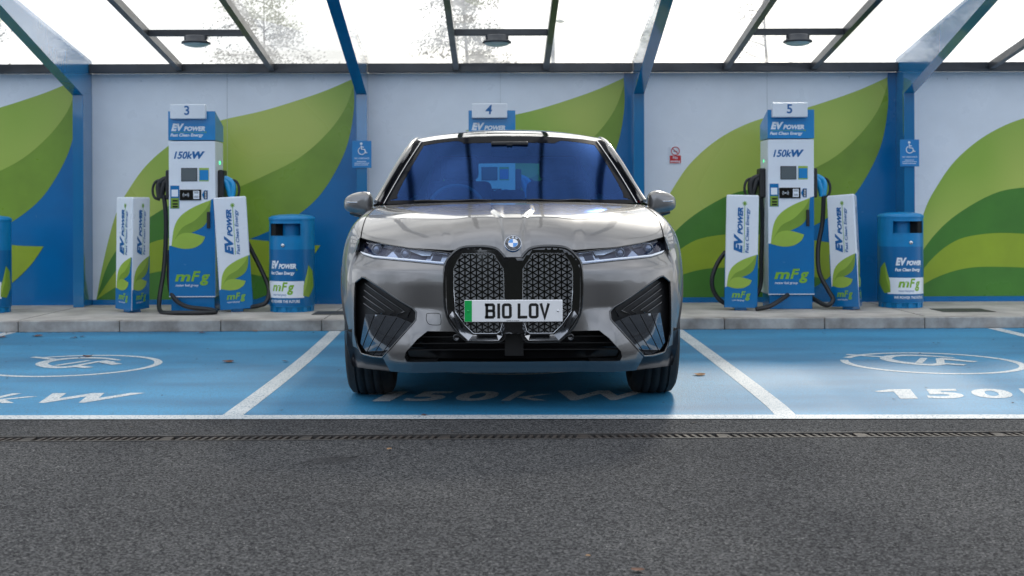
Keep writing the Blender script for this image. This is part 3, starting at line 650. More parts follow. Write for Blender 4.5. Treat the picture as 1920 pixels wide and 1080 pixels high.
# ---------------------------------------------------------------- triangular bollard covers
def cover(px, py, phi, lean, label):
    Y = CAMH - KZ; yy = py + (px - 960) * .0035; Y = (CAMH - KZ) * FPX / (yy - 398); X = gx(px, Y)
    X = gx(px, Y + .10); r = empty('bollard_cover', (X, Y + .10, KZ), label, 'bollard', 'leaf-print bollard covers beside the chargers', rot=(0, R(lean), R(phi)))
    W = .325; H = 1.12; c = W / math.sqrt(3); ins = W / (2 * math.sqrt(3))
    cor = [(-W / 2, -ins), (W / 2, -ins), (0, c)]
    mb = MB(); cut = .012
    ring = []
    for i in range(3):
        a = Vector(cor[i]); p_ = Vector(cor[i - 1]); n_ = Vector(cor[(i + 1) % 3]); ring += [tuple(a + (p_ - a).normalized() * cut), tuple(a + (n_ - a).normalized() * cut)]
    vs = [(x, y, .03) for x, y in ring] + [(x, y, H) for x, y in ring] + [(x * .93, y * .93, H + .012) for x, y in ring]
    mb.add(vs, [list(range(6))[::-1], [12 + k for k in range(6)]] + [(k, (k + 1) % 6, 6 + (k + 1) % 6, 6 + k) for k in range(6)] + [(6 + k, 6 + (k + 1) % 6, 12 + (k + 1) % 6, 12 + k) for k in range(6)], WHITE)
    mb.build('cover_shell', r)
    mb = MB(); mb.box(-.06, .06, -.06, .06, 0, .03, BLUE, .004); mb.build('foot', r)
    for k in range(3):
        a = Vector(cor[k]); b = Vector(cor[(k + 1) % 3]); t = (b - a).normalized(); n = Vector((t.y, -t.x))
        def fn(u, v, l=0, a=a, b=b, n=n):
            uu = .035 + u * .93; q = a + (b - a) * uu + n * (.0012 + .001 * l); return (q.x, q.y, .03 + v * (H - .03))
        mb = MB()
        dn = catmull([(1, 1), (.95, .66), (.81, .43), (.48, .28), (.19, .21), (0, 0)], 4)
        S = [(.04 + a_ * .94, .19 + b_ * .288) for a_, b_ in dn]
        put(mb, polyT([(-.02, .0), (1.02, .0), (1.02, .475)] + S[:-1] + [(.04, .185), (-.02, .18)]), BLUE, fn)
        leaves(mb, .04, .98, .19, .478, lambda u, v, l=0: fn(u, v, 1 + l), (LG, MG, LG))
        g = lambda x, y: fn(.52 - y, .49 + x, 2)
        put(mb, fit_text('EV', .0, .175, .0, .28, shear=.3, bold=.06), TXTBLUE, g); put(mb, fit_text('POWER', .165, .41, .0, .17, shear=.3, bold=.055), TXTBLUE, g)
        mb.add([g(0, -.045), g(.44, -.045), g(.44, -.06), g(0, -.06)], [(0, 1, 2, 3)], LOGOGREEN)
        for kk in range(4):
            an = math.pi * kk / 4 + .2; dx, dy = math.cos(an), math.sin(an); q = .022
            mb.add([g(.445 + dx * q - dy * .003, -.05 + (dy * q + dx * .003) * 3.4), g(.445 + dx * q + dy * .003, -.05 + (dy * q - dx * .003) * 3.4), g(.445 - dx * q + dy * .003, -.05 - (dy * q + dx * .003) * 3.4), g(.445 - dx * q - dy * .003, -.05 - (dy * q - dx * .003) * 3.4)], [(0, 1, 2, 3)], LOGOGREEN)
        put(mb, fit_text('Fast Clean Energy', 0, .405, -.23, -.09, shear=.2, bold=.02), TXTBLUE, g)
        mfg(mb, .2, .82, .055, .148, LOGOGREEN, WHITE, lambda u, v: fn(u, v, 2)); mb.build('artwork', r)
cover(249, 586, -45, 1.5, 'leaf-print triangular bollard cover with one corner forward, leftmost of the covers')
cover(446, 585, 8, -3.4, 'leaf-print bollard cover leaning left between charger 3 and its bin')
cover(1388, 583, -8, 1.2, 'leaf-print bollard cover with cable loop at its left, left of charger 5')
cover(1597, 582, -50, -3.2, 'leaf-print bollard cover leaning left between charger 5 and its bin')

# ---------------------------------------------------------------- bins
def bin_(px, py, rz, label, side):
    yy = py + (px - 960) * .0035; Y = (CAMH - KZ) * FPX / (yy - 398) ; X = gx(px, Y); Rr = .222
    X = gx(px, Y + Rr); r = empty('litter_bin', (X, Y + Rr, KZ), label, 'bin', 'blue branded litter bins', rz=R(rz))
    BIN = M('bin_plastic', (.0, .20, .46), .33, noise=.08, nscale=6); WRAP = M('bin_wrap', (.0, .125, .33), .3)
    n = 72; o0, o1 = .745, .87; aw = .80
    zs = [.055, .4, o0, o1, .90]; mb = MB(); vs = []; 
    pos = lambda a, z, rr=Rr: (rr * math.sin(a), -rr * math.cos(a), z)
    for i in range(len(zs) - 1):
        for k in range(n):
            a0 = -math.pi + 2 * math.pi * k / n; a1 = a0 + 2 * math.pi / n; am = (a0 + a1) / 2
            if i == 2 and abs(am) < aw: continue
            mb.add([pos(a0, zs[i]), pos(a1, zs[i]), pos(a1, zs[i + 1]), pos(a0, zs[i + 1])], [(0, 1, 2, 3)], BIN, True)
    m2 = mb; me = m2.build('body', r)
    bm = bmesh.new(); bm.from_mesh(me.data); bmesh.ops.remove_doubles(bm, verts=bm.verts[:], dist=1e-5); bmesh.ops.recalc_face_normals(bm, faces=bm.faces[:]); bm.to_mesh(me.data); bm.free()
    mb = MB(); mb.lathe([(.226, .90), (.228, .905), (.226, .925), (.20, .942), (.12, .955), (0, .96)], BIN, n); mb.build('lid', r)
    mb = MB(); mb.lathe([(.20, .0), (.205, .045), (.222, .055)], BIN, n)
    for k in range(12): a = 2 * math.pi * k / 12; mb.box(.197, .213, -.025, .025, 0, .05, BIN, .003, Matrix.Rotation(a, 4, 'Z'))
    mb.build('base', r)
    # inner chute seen through the opening
    mb = MB(); mb.lathe([(.12, o0 - .02), (.12, o1 + .03)], BIN, 40); mb.lathe([(.218, o0 - .004), (0, o0 - .02)], BIN, 40); mb.build('chute', r)
    mb = MB(); s = side
    a0, a1 = (aw * .52, aw * 1.0); 
    P_ = [[pos(s * (a0 + (a1 - a0) * k / 8), z, .214) for k in range(9)] for z in (o0 - .005, o1 + .005)]; mb.grid(P_, MATTE)
    P_ = [[pos(s * a0, z, q) for q in (.12, .214)] for z in (o0 - .005, o1 + .005)]; mb.grid(P_, MATTE); mb.build('gap_shade', r)  # black sheet painted as the shade in the gap beside the chute
    mb = MB(); 
    for z in (o0, o1): mb.tube([pos(-aw + 2 * aw * k / 24, z, Rr) for k in range(25)], .004, BIN, 6)
    for s_ in (-1, 1): mb.tube([pos(s_ * aw, o0, Rr), pos(s_ * aw, o1, Rr)], .004, BIN, 6)
    mb.build('rim', r)
    mb = MB(); mb.lathe([(0, -.012), (.016, -.012), (.018, 0)], CHROME, 20, (0, -Rr, .655), 'y'); mb.build('lock', r)
    mb = MB(); cyl = lambda l: (lambda x, y, k=0: pos(x / Rr, y, Rr + .0008 * (l + k) + .0005))
    def band(z0, z1, mat, l, a0=-math.pi, a1=math.pi, n=72):
        mb.grid([[pos(a0 + (a1 - a0) * k / n, z, Rr + .0008 * l + .0005) for k in range(n + 1)] for z in (z0, z1)], mat)
    band(.06, .614, WRAP, 0); band(.142, .305, WHITE, 1, -1.05, .95); 
    for sg in (-1, 1):
        q = [(sg * (.27 + .0), .145), (sg * .20, .16), (sg * .205, .26), (sg * .235, .36), (sg * .265, .46), (sg * .33, .40), (sg * .36, .25)]
        put(mb, region(q, [], .02), MG, cyl(2))
        q = [(sg * .20, .16), (sg * .205, .26), (sg * .235, .36), (sg * .265, .46), (sg * .25, .3)]
        put(mb, region(q, [], .02), LG, cyl(3))
    ev_logo(mb, -.155, .135, .360, .505, WHITE, cyl(3)); mfg(mb, -.125, .115, .158, .296, LOGOGREEN, TXTBLUE, cyl(3))
    put(mb, fit_text('WE POWER THE FUTURE', -.165, .165, .094, .122, bold=.02), WHITE, cyl(2)); mb.build('wrap_artwork', r)
bin_(548, 586, -14, 'blue litter bin with EV POWER wrap standing right of charger 3', -1)
bin_(1690, 579, 9, 'blue litter bin with EV POWER wrap standing right of charger 5, under a blue sign', 1)
bin_(-20, 588, 2, 'blue litter bin cut off by the left edge of the photo', 1)

# ---------------------------------------------------------------- signs
SIGNB = M('sign_blue', (.01, .20, .50), .35)
def assist(px, py, label, X=None):
    Y = POSTF - .012; X = gx(px, Y); Z = gz(py, Y, px)
    r = empty('assistance_sign', (X, Y, Z), label, 'sign', 'blue wheelchair assistance signs on the posts')
    mb = MB(); mb.box(-.1, .1, -.004, .006, -.14, .14, SIGNB, .002); mb.build('plate', r)
    mb = MB(); f = lambda x, y: (x, -.0048, y); c = lambda a, b: (a, -.006, b)
    mb.lathe([(0, 0), (.0135, 0)], WHITE, 16, (-.005, -.006, .110), 'y')
    mb.tube([c(-.006, .09), c(-.002, .052), c(.03, .050), c(.044, .012), c(.058, .018)], .0065, WHITE, 6); mb.tube([c(-.004, .074), c(.022, .074)], .005, WHITE, 6)
    mb.tube([c(.0 + .036 * math.cos(a), .034 + .036 * math.sin(a)) for a in [R(115 + 235 * k / 20) for k in range(21)]], .005, WHITE, 6)
    mb.build('wheelchair_symbol', r); mb = MB()
    put(mb, fit_text('GET ASSISTANCE', -.078, .078, -.049, -.034, bold=.01), WHITE, f)
    for k, w_ in enumerate((.10, .15, .15)):
        z = -.077 - .018 * k; x = -w_ / 2
        rr = random.Random(k)
        while x < w_ / 2 - .006: l = rr.uniform(.008, .022); mb.add([f(x, z), f(min(x + l, w_ / 2), z), f(min(x + l, w_ / 2), z + .006), f(x, z + .006)], [(0, 1, 2, 3)], WHITE); x += l + .004
    mb.build('lettering', r)
assist(679, 289.5, 'blue wheelchair get assistance sign on the post left of the car')
assist(1708, 286.5, 'blue wheelchair get assistance sign on the post above the rightmost bin')
Y = WY + .012; X = gx(1267, Y); Z = gz(291, Y, 1267)
r = empty('no_smoking_sign', (X, Y, Z), 'small white and red no smoking sign on the wall left of charger 5', 'sign')
mb = MB(); mb.box(-.065, .065, 0, .006, -.09, .095, WHITE, .001); mb.build('plate', r)
mb = MB(); mb.box(-.06, .06, -.001, 0, -.085, -.002, RED); mb.tube([(.043 * math.cos(R(a)), -.002, .045 + .043 * math.sin(R(a))) for a in range(0, 361, 12)], .0045, RED, 6, False)
mb.tube([(-.03, -.002, .075), (.03, -.002, .015)], .0045, RED, 6); mb.build('prohibition_symbol', r)
mb = MB(); mb.box(-.022, .02, -.0008, 0, .040, .047, MATTE); f = lambda x, y: (x, -.0016, y)
put(mb, text2d('No', .040, bold=.02), WHITE, lambda x, y: f(x, y - .038)); put(mb, fit_text('smoking', -.052, .052, -.082, -.050, bold=.02), WHITE, f); mb.build('lettering', r)

# ---------------------------------------------------------------- trees and a lamp beyond the wall
BARK = M('bark', (.07, .055, .04), .9, noise=.4, nscale=20, bump=.5, bscale=30)
def leafmat(n, c): return M(n, c, .6, noise=.45, nscale=6)
def tree(px, Y, h, crown, nl, mat, label, seed, lean=0, leafs=.05, nb=26, spread=1.0, zmin=.3):
    rr = random.Random(seed); X = gx(px, Y); r = empty('birch_tree', (X, Y, 0), label, 'tree', 'trees beyond the wall')
    tr = [(lean * (z / h) ** 1.5 + .06 * math.sin(z * 1.3 + seed), .05 * math.sin(z), z) for z in [h * k / 12 for k in range(13)]]
    mb = MB(); mb.tube(tr, .1, BARK, 8, rs=[.06 * (1 - .9 * k / 12) for k in range(13)]); tips = []
    for b in range(nb):
        t = zmin + (1 - zmin) * (b + rr.random()) / nb * .97; k = min(11, int(t * 12)); p = Vector(tr[k]).lerp(Vector(tr[k + 1]), t * 12 - k); a = rr.uniform(0, 6.28)
        L_ = crown * rr.uniform(.5, 1.1) * (1 - abs(t - .55) * .9) * spread; d = Vector((math.cos(a), math.sin(a), rr.uniform(.2, .8)))
        pts = [p]; 
        for j in range(5): d = (d + Vector((rr.uniform(-.3, .3), rr.uniform(-.3, .3), rr.uniform(-.45, .1)))).normalized(); pts.append(pts[-1] + d * L_ / 5)
        mb.tube(pts, .02, BARK, 5, rs=[.016, .011, .008, .006, .004, .002]); tips.append(pts)
    mb.build('trunk', r); vs = []; fs = []; mb = MB()
    for _ in range(nl):
        pts = tips[rr.randrange(len(tips))]; j = rr.randrange(1, 5); p = pts[j].lerp(pts[j + 1], rr.random()) + Vector((rr.gauss(0, .10), rr.gauss(0, .10), rr.gauss(-.05, .12)))
        n = Vector((rr.gauss(0, 1), rr.gauss(0, 1), rr.gauss(0, 1))).normalized(); u = n.orthogonal().normalized(); v = n.cross(u); s = leafs * rr.uniform(.6, 1.2); b = len(vs)
        vs += [p - u * s * .7, p + v * s * .35, p + u * s * .7, p - v * s * .35]; fs.append((b, b + 1, b + 2, b + 3))
    mb.add(vs, fs, mat); mb.build('crown', r, normals=False)
LB = leafmat('birch_leaf', (.10, .085, .03)); LB2 = leafmat('dry_leaf', (.14, .09, .04))
tree(872, 25, 7.8, 1.1, 15000, LB, 'leafy green birch rising beyond the wall above the car', 3, nb=44, zmin=.35, spread=1.0)
tree(478, 27, 6.2, 1.7, 6500, LB, 'thin-leaved tree seen through the roof glass right of the lamp over charger 3', 9, nb=34, lean=.3, zmin=.5)
tree(1452, 24, 6.5, .9, 330, LB2, 'nearly bare young tree seen through the roof glass above charger 5', 5, lean=-.2, nb=16)
tree(-8, 26, 5.3, .8, 700, LB, 'sparse tree top showing at the left edge of the photo above the wall', 13, nb=16, zmin=.6)
# street lamp head
Yl = 34; zl_ = gz(39.5, Yl, 1050); r = empty('street_lamp', (gx(1038, Yl), Yl, 0), 'slim grey street lamp head just right of the rafter above the car', 'street lamp')
LAMPM = M('lamp_grey', (.3, .31, .31), .5, metal=.3)
mb = MB(); mb.tube([(0, 0, 0), (0, 0, zl_)], .06, LAMPM, 10, rs=[.09, .05]); mb.build('pole', r)
mb = MB(); mb.tube([(-.02, 0, zl_), (.12, 0, zl_ + .01)], .03, LAMPM, 8); mb.tube([(.10, 0, zl_), (.2, 0, zl_), (.32, 0, zl_ - .01)], .05, LAMPM, 8, rs=[.03, .06, .02]); mb.build('lamp_head', r)
# ================================================================ the car (local: x lateral, y back from the nose, z up)
CX, CY = .067, 6.60
def paintmat():
    m = bpy.data.materials.new('grey_car_paint'); m.use_nodes = True; N = m.node_tree.nodes; L = m.node_tree.links; p = N['Principled BSDF']
    p.inputs['Base Color'].default_value = (.195, .189, .184, 1); p.inputs['Metallic'].default_value = .7; p.inputs['Roughness'].default_value = .33
    p.inputs['Coat Weight'].default_value = 1; p.inputs['Coat Roughness'].default_value = .02; p.inputs['Coat IOR'].default_value = 1.5
    t = N.new('ShaderNodeTexCoord'); n = N.new('ShaderNodeTexVoronoi'); n.inputs['Scale'].default_value = 900; L.new(t.outputs['Object'], n.inputs['Vector'])
    b = N.new('ShaderNodeBump'); b.inputs['Strength'].default_value = .06; b.inputs['Distance'].default_value = .001; L.new(n.outputs['Distance'], b.inputs['Height']); L.new(b.outputs[0], p.inputs['Normal'])
    return m
PAINT = paintmat()
GLASSW = glassmat('windscreen_glass', (.12, .42, .66), (.07, .165, .50), .20, .10, .60)
GLASSR = glassmat('rear_glass', (.55, .75, .85), (.8, .85, .9), .04)
GLASSD = glassmat('tinted_glass', (.03, .035, .04), (.9, .9, .9), .05)
LENS = glassmat('lens_glass', (.80, .86, .95), (.85, .87, 1.0), .045)
SEATM = M('seat_dark', (.035, .055, .09), .6, noise=.2, nscale=20)
INTER = M('cabin_dark', (.02, .035, .06), .7)
PIANO = M('intake_black', (.008, .008, .009), .35)
NXW = .984
def planY(x):
    a = min(.9999, abs(x) / NXW) ** 2.5
    return .80 * (1 - (1 - a) ** (1 / 3.07))
def planX(y):
    q = max(0, min(1, (.80 - y) / .80)); return NXW * (1 - q ** 3.07) ** .4
VT = [(.18, .15), (.235, .095), (.262, .060), (.275, .045), (.30, .035), (.38, .012), (.48, .002), (.58, 0), (.68, .003), (.735, .008), (.757, .011), (.765, .014), (.775, .022), (.80, .040), (.84, .062), (.87, .080), (.92, .115), (1.0, .2)]
def V(z): return smooth_tab(VT, z)
TT = [(.18, .972), (.3, .99), (.45, 1.0), (.62, 1.0), (.75, .995), (.86, .975), (.93, .955), (1.0, .93)]
def Tz(z): return smooth_tab(TT, z)
def F(x, z, off=0): return planY(x / Tz(z)) + V(z) + off
ccx = lambda Y: 938 + CX * FPX / Y
def img2car(px, py, yf=None, side=None):
    """photo pixel on the car's left half -> (x,z) on the nose surface"""
    y = .1
    for _ in range(12):
        D = CY + y; x = (px - ccx(D)) * D / FPX; z = CAMH + (398 - (py + (px - 960) * .0035)) * D / FPX
        y = .6 * y + .4 * (yf(x, z) if yf else F(x, z))
    return (x, z)
def I(*pts, yf=None): return [img2car(a, b, yf) for a, b in pts]
def mir(pts): return [(-a, b) for a, b in pts][::-1]
car = empty('electric_car', (CX, CY, 0), 'metallic grey electric SUV with twin kidney grilles parked nose out over the centre bay', 'car')

def surf(mb, outer, mat, holes=(), off=0, step=.03, fn=None, wall=None, wallmat=None, lines=(), both=False):
    vs, fs = region(outer, holes, step, lines)
    f = fn or (lambda x, z: F(x, z))
    for s in ((1, -1) if both else (1,)):
        mb.add([(s * x, f(x, z) + off, z) for x, z in vs], fs, mat, True)
        if wall:
            for ring in [outer] + list(holes):
                rr = resample(ring, step); n = len(rr)
                P_ = [[(s * x, f(x, z) + o_, z) for x, z in rr + rr[:1]] for o_ in (off, wall)]
                mb.grid(P_, wallmat or mat, False)
# outlines (left half of the photo)
HL = I((678.5, 446.5), (710, 456), (770, 466), (846, 475), (835, 497.5), (770, 491), (702, 484.5), (681, 478), (672.5, 470.5), (671.5, 462), (674, 453))
KO = I((945, 482.5), (938.6, 474), (928, 465.5), (905, 461.8), (874, 463), (859, 468), (846, 480), (835.5, 498), (834, 542), (836, 578), (844, 603), (858, 622), (874, 636), (879, 638.5), (935.5, 638.5), (945, 625))
cz_top = KO[0][1]; cz_bot = KO[-1][1]
kz = KO
AC = I((679, 519.7), (666, 530), (664.5, 575), (665, 627), (670, 648.6), (677, 662), (700, 667), (718.6, 667.5), (722, 664), (773.6, 607), (779, 600), (780, 586), (772, 578), (752, 566), (716, 541), (685, 521))
INT = I((801, 620), (858, 621), (874, 636), (879, 638.5), (935.5, 638.5), (945, 625))
in_low = I((819, 677.5), (764, 674.6), (760, 667), (762, 657), (783, 634))
zl_int = in_low[0][1]
lower_intake = [(0, INT[-1][1])] + INT[::-1] + in_low[::-1] + [(0, zl_int - .001)]
# paint outer boundary of the bumper (left half)
bot = I((960, 698.5), (880, 698.5), (798, 696.5), (733, 692.5), (722, 672))
XB = -.885
bump_outer_L = [(0, bot[0][1])] + bot[1:] + I((719, 667.5)) + I((700, 667), (677, 662), (668, 652))
bump = bump_outer_L + [(XB, bump_outer_L[-1][1] + .005)] + [(XB, z) for z in (.5, .6, .7, .8)] + [(XB, .926)] 
hl_low = [HL[0], HL[10], HL[9], HL[8], HL[7], HL[6], HL[5], HL[4]]
bump = bump + hl_low + [(KO[7][0] , KO[7][1])]
kl = KO[8:12] 
bump = bump + kl + INT[:1] + in_low[::-1] + [(0, zl_int)]
def crease(x, z):
    """bumper modelling: undercut below the shelf, blade flaring out around the side vent"""
    ax = abs(x); y = F(x, z)
    # lower diagonal blade from vent point to the lip
    d = (ax - (.50 + (.55 - z) * .0)) 
    if z < .56: y -= .085 * max(0, min(1, (.56 - z) / .24)) * max(0, min(1, (ax - .36) / .18)) * max(0, min(1, (.86 - ax) / .2))
    y += .024 * max(0, 1 - abs(z - .56) / .13) * max(0, min(1, (ax - .30) / .15)) * max(0, min(1, (.62 - ax) / .12))
    return y
mb = MB()
for s in (1, -1):
    vs, fs = region(bump, [AC_ for AC_ in ([[(x, z) for x, z in AC]])], .017)
    mb.add([(s * x, crease(x, z), z) for x, z in vs], fs, PAINT, True)
bumper = mb.build('front_bumper', car, normals=False, out='front')
bm = bmesh.new(); bm.from_mesh(bumper.data); bmesh.ops.remove_doubles(bm, verts=bm.verts[:], dist=2e-4); bm.to_mesh(bumper.data); bm.free()
# edge returns so that openings have thickness
mb = MB()
for s in (1, -1):
    for ring, dp in ((AC, .07), (lower_intake[1:-1], .16)):
        rr = resample(ring, .02) ; rr = rr + rr[:1] if ring is AC else resample(ring, .02, False)
        mb.grid([[(s * x, crease(x, z) + o_, z) for x, z in rr] for o_ in (0, dp)], BLACKP, False)
mb.build('opening_trim', bumper)
# washer cover outline and parking sensors
mb = MB()
for s in (1,):
    c = I((799, 592), (801, 588), (821, 588), (825, 592), (826, 604), (823, 609), (805, 608), (799, 600)); c = catmull(c, 3, True)
    mb.tube([(x, crease(x, z) - .0002, z) for x, z in c + c[:1]], .0016, MATTE, 5, False)
mb.build('tow_cover_seam', bumper)
for s in (1, -1):
    mb = MB(); x, z = I((855, 632))[0]; mb.lathe([(.018, .0), (.018, -.006), (.014, -.01), (.012, -.004), (0, -.004)], BLACKG, 18, (s * x, F(x, z) - .02, z), 'y'); mb.build('parking_sensor', car)

# ---- lower intake
mb = MB()
for s in (1, -1):
    vs, fs = region(lower_intake, [], .04); mb.add([(s * x, F(x, z) + .15, z) for x, z in vs], fs, PIANO, True)
for zz in (.33, .365, .40, .44): mb.box(-.62 + (zz - .33) * .8, .62 - (zz - .33) * .8, .13, .17, zz, zz + .006, PIANO)
mb.box(-.045, .055, .125, .14, .30, .45, PIANO)
mb.build('lower_intake', car)
mb = MB(); P_ = []
zb = bot[0][1]
for dz, dy in ((0, .0), (-.006, .03), (-.01, .25)):
    P_.append([(x, F(x, zb) + dy, lerp_tab([(-.9, .3), (-.76, .262), (-.69, zb + .018), (-.5, zb + .006), (0, zb), (.5, zb + .006), (.69, zb + .018), (.76, .262), (.9, .3)], x) + dz) for x in [-.9 + 1.8 * k / 40 for k in range(41)]])
mb.grid(P_, BLACKP); 
mb.build('front_lip', car, normals=False, out='front')

# ---- side vents (air curtains)
def vent(s):
    mb = MB(); vs, fs = region(AC, [], .03); mb.add([(s * x, F(x, z) + .065, z) for x, z in vs], fs, BLACKP, True); o = mb.build('air_vent', car, normals=False, out='front')
    # glossy lower panel standing proud
    mb = MB(); Q = I((684, 589), (711, 590), (742, 594), (772.5, 606), (745, 638), (719, 666), (700, 666.5), (686, 660), (675, 644))
    vs, fs = region(Q, [], .03); fy = lambda x, z: F(x, z) + .012 + .05 * max(0, (z - .40)) - .03 * max(0, .42 - z)
    mb.add([(s * x, fy(x, z), z) for x, z in vs], fs, M('vent_gloss_grey', (.16, .18, .21), .08, metal=.9, coat=1), True)
    for a, b in (((701, 590), (678, 652)), ((722, 592), (686, 662)), ((743, 596), (698, 667)), ((760, 601), (712, 667))):
        p, q = I(a, b); mb.tube([(s * (p[0] + (q[0] - p[0]) * k / 8), fy(p[0] + (q[0] - p[0]) * k / 8, p[1] + (q[1] - p[1]) * k / 8) - .001, p[1] + (q[1] - p[1]) * k / 8) for k in range(9)], .0022, MATTE, 5)
    mb.build('vent_panel', o)
    mb = MB()
    for a, b, c in (((683, 533), (757, 585), (742, 592)), ((681, 545), (738, 586), (729, 592)), ((680, 557), (720, 585), (712, 590)), ((680, 570), (706, 588), (700, 592)), ((690, 528), (770, 580), (762, 597))):
        pts = I(a, b, c); pts = resample(pts, .03, False) + [pts[-1]]
        mb.tube([(s * x, F(x, z) + .050, z) for x, z in pts], .0038, BLACKG, 6)
    mb.build('vent_fin', o)
    mb = MB(); rr = resample(AC, .015); mb.tube([(s * x, crease(x, z) + .003, z) for x, z in rr + rr[:1]], .006, BLACKG, 6, False); mb.build('vent_rim', o)
vent(1); vent(-1)

# ---- kidney surround and grilles
def KY_(x, z): return planY(x) - .022 + .05 * max(0, z - .55) + .02 * max(0, .5 - z)
KOk = KO; KI = I((867, 474.5), (917, 473.5), (926, 476), (944, 504), (945, 540), (945, 597), (937, 621), (931, 624.5), (887, 624.5), (871, 609), (853, 584), (850, 542), (850.6, 503.5), (857, 489))
surround = [(0, cz_top)] + KO[0:1] + KO[1:] + [(0, KO[-1][1])]
KOS = catmull(KO, 3)
surround = [(0.0, KO[0][1])] + KOS + [(0.0, KO[-1][1])]
mb = MB()
def shrink(poly, d):
    c = Vector((sum(p[0] for p in poly) / len(poly), sum(p[1] for p in poly) / len(poly))); return [tuple(Vector(p) + (c - Vector(p)).normalized() * d) for p in poly]
for s in (1, -1):
    # dark backing body behind everything
    vs, fs = region(surround, [KI], .016)
    def kf(x, z):
        return KY_(x, z)
    mb.add([(s * x, kf(x, z), z) for x, z in vs], fs, BLACKG, True)
    rr = resample(surround, .02); mb.grid([[(s * x, kf(x, z) + o_, z) for x, z in rr] for o_ in (0, .09)], BLACKG, False)
    rr = resample(KOS, .02, False); mb.tube([(s * x, KY_(x, z) + .006, z) for x, z in rr], .010, BLACKG, 8, False)
gr = mb.build('grille_surround', car, normals=False, out='front')
def kidney(s):
    o = None; mb = MB(); vs, fs = region(KI, [], .03); mb.add([(s * x, KY_(x, z) + .030, z) for x, z in vs], fs, BLACKG, True); o = mb.build('kidney_grille', car)
    mb = MB(); w_, p_ = .0303, .0335; poly = shrink(KI, -.006)
    x0 = min(q[0] for q in KI); z0 = min(q[1] for q in KI)
    for i in range(-1, 12):
        for j in range(-1, 30):
            A = (x0 + i * w_, z0 + (j + .5 * (i % 2)) * p_); B = (A[0], A[1] + p_); C = (A[0] + w_, A[1] + p_ / 2)
            A2 = (A[0] + w_, A[1] + p_ / 2 - p_); B2 = (A[0] + w_, A[1] + p_ / 2); C2 = A
            for tri in ((A, B, C), (A2, B2, C2)):
                c = ((tri[0][0] + tri[1][0] + tri[2][0]) / 3, (tri[0][1] + tri[1][1] + tri[2][1]) / 3)
                if not inpoly(c[0], c[1], poly): continue
                t = [(c[0] + (q[0] - c[0]) * .70, c[1] + (q[1] - c[1]) * .70) for q in tri]
                yb = KY_(c[0], c[1]); vs = [(s * a, yb + .014, b) for a, b in t] + [(s * (c[0] + (a - c[0]) * .82), yb + .007, c[1] + (b - c[1]) * .82) for a, b in t]
                mb.add(vs, [(3, 4, 5), (0, 1, 4, 3), (1, 2, 5, 4), (2, 0, 3, 5)], SATIN)
    mb.build('grille_mesh', o)
    mb = MB(); rr = resample(KI, .012); mb.tube([(s * x, KY_(x, z) + .004, z) for x, z in rr + rr[:1]], .0042, CHROME, 6, False)
    # chrome lower frame
    a = I((848, 583), (868, 612), (886, 627), (931, 627), (938, 622), (944, 606)); b = I((842, 591), (862, 622), (878, 636.5), (934, 636.5), (941, 628), (946, 610))
    P_ = [[(s * x, KY_(x, z) + o_, z) for x, z in q] for q, o_ in ((a, -.004), (b, -.030))]; P_.append([(s * x, KY_(x, z) + .03, z - .002) for x, z in b]); P_.insert(0, [(s * x, KY_(x, z) + .02, z + .002) for x, z in a]); mb.grid(P_, DCHROME, False)
    mb.build('chrome_frame', o)
kidney(1); kidney(-1)

# ---- number plate
py_ = KY_(.2, .55) - .05; zc = CAMH - (583 - 398) * (CY + py_) / FPX
pl = None; mb = MB(); mb.box(-.2565, .2565, py_, py_ + .012, zc - .0575, zc + .0575, M('plate_white', (.80, .80, .80), .3, coat=.3), .004); mb.box(-.2, .2, py_ + .012, py_ + .07, zc - .04, zc + .04, BLACKP); pl = mb.build('number_plate', car)
mb = MB(); mb.box(-.2550, -.2165, py_ - .0006, py_ + .002, zc - .055, zc + .055, M('plate_green', (.0, .36, .07), .3)); mb.build('green_band', pl)
mb = MB(); f = lambda x, z: (x, py_ - .0009, zc + z); BK = M('plate_black', (.008, .008, .008), .3)
def st(pts, w=.0145):   # plate characters drawn as 14 mm strokes
    pts = [Vector(p) for p in pts]; n = len(pts); L_, R_ = [], []
    for i in range(n):
        d0 = (pts[i] - pts[i - 1]).normalized() if i else None; d1 = (pts[i + 1] - pts[i]).normalized() if i < n - 1 else None
        if d0 is None: q = Vector((-d1.y, d1.x)) * w / 2
        elif d1 is None: q = Vector((-d0.y, d0.x)) * w / 2
        else:
            n0 = Vector((-d0.y, d0.x)); n1 = Vector((-d1.y, d1.x)); m = (n0 + n1).normalized(); q = m * (w / 2) / max(.4, m.dot(n0))
        L_.append(f(*(pts[i] + q))); R_.append(f(*(pts[i] - q)))
    mb.grid([L_, R_], BK, False)
h, w_ = .0325, .0185
def rrect(cx, r=.009):
    o = []
    for a, b, s0 in ((w_, h, 0), (-w_, h, 90), (-w_, -h, 180), (w_, -h, 270)):
        sx = 1 if a > 0 else -1; sz = 1 if b > 0 else -1
        o += [(cx + a - sx * r + r * math.cos(R(s0 + t)), b - sz * r + r * math.sin(R(s0 + t))) for t in (0, 30, 60, 90)]
    return o + o[:1]
cB, c1, c0, cL, cO, cV = [(q - 961.5) / 352 for q in (923.5, 939, 954.5, 978, 1001.5, 1018)]
cB, c1, c0, cL, cO, cV = -.1205, -.077, -.0345, .0475, .1055, .163
st([(cB - w_, -h), (cB - w_, h), (cB + w_ - .006, h), (cB + w_ - .001, h - .006), (cB + w_ - .001, .007), (cB + w_ - .006, .001), (cB - w_, .001)]); st([(cB + w_ - .006, .001), (cB + w_, -.006), (cB + w_, -h + .006), (cB + w_ - .006, -h), (cB - w_, -h)])
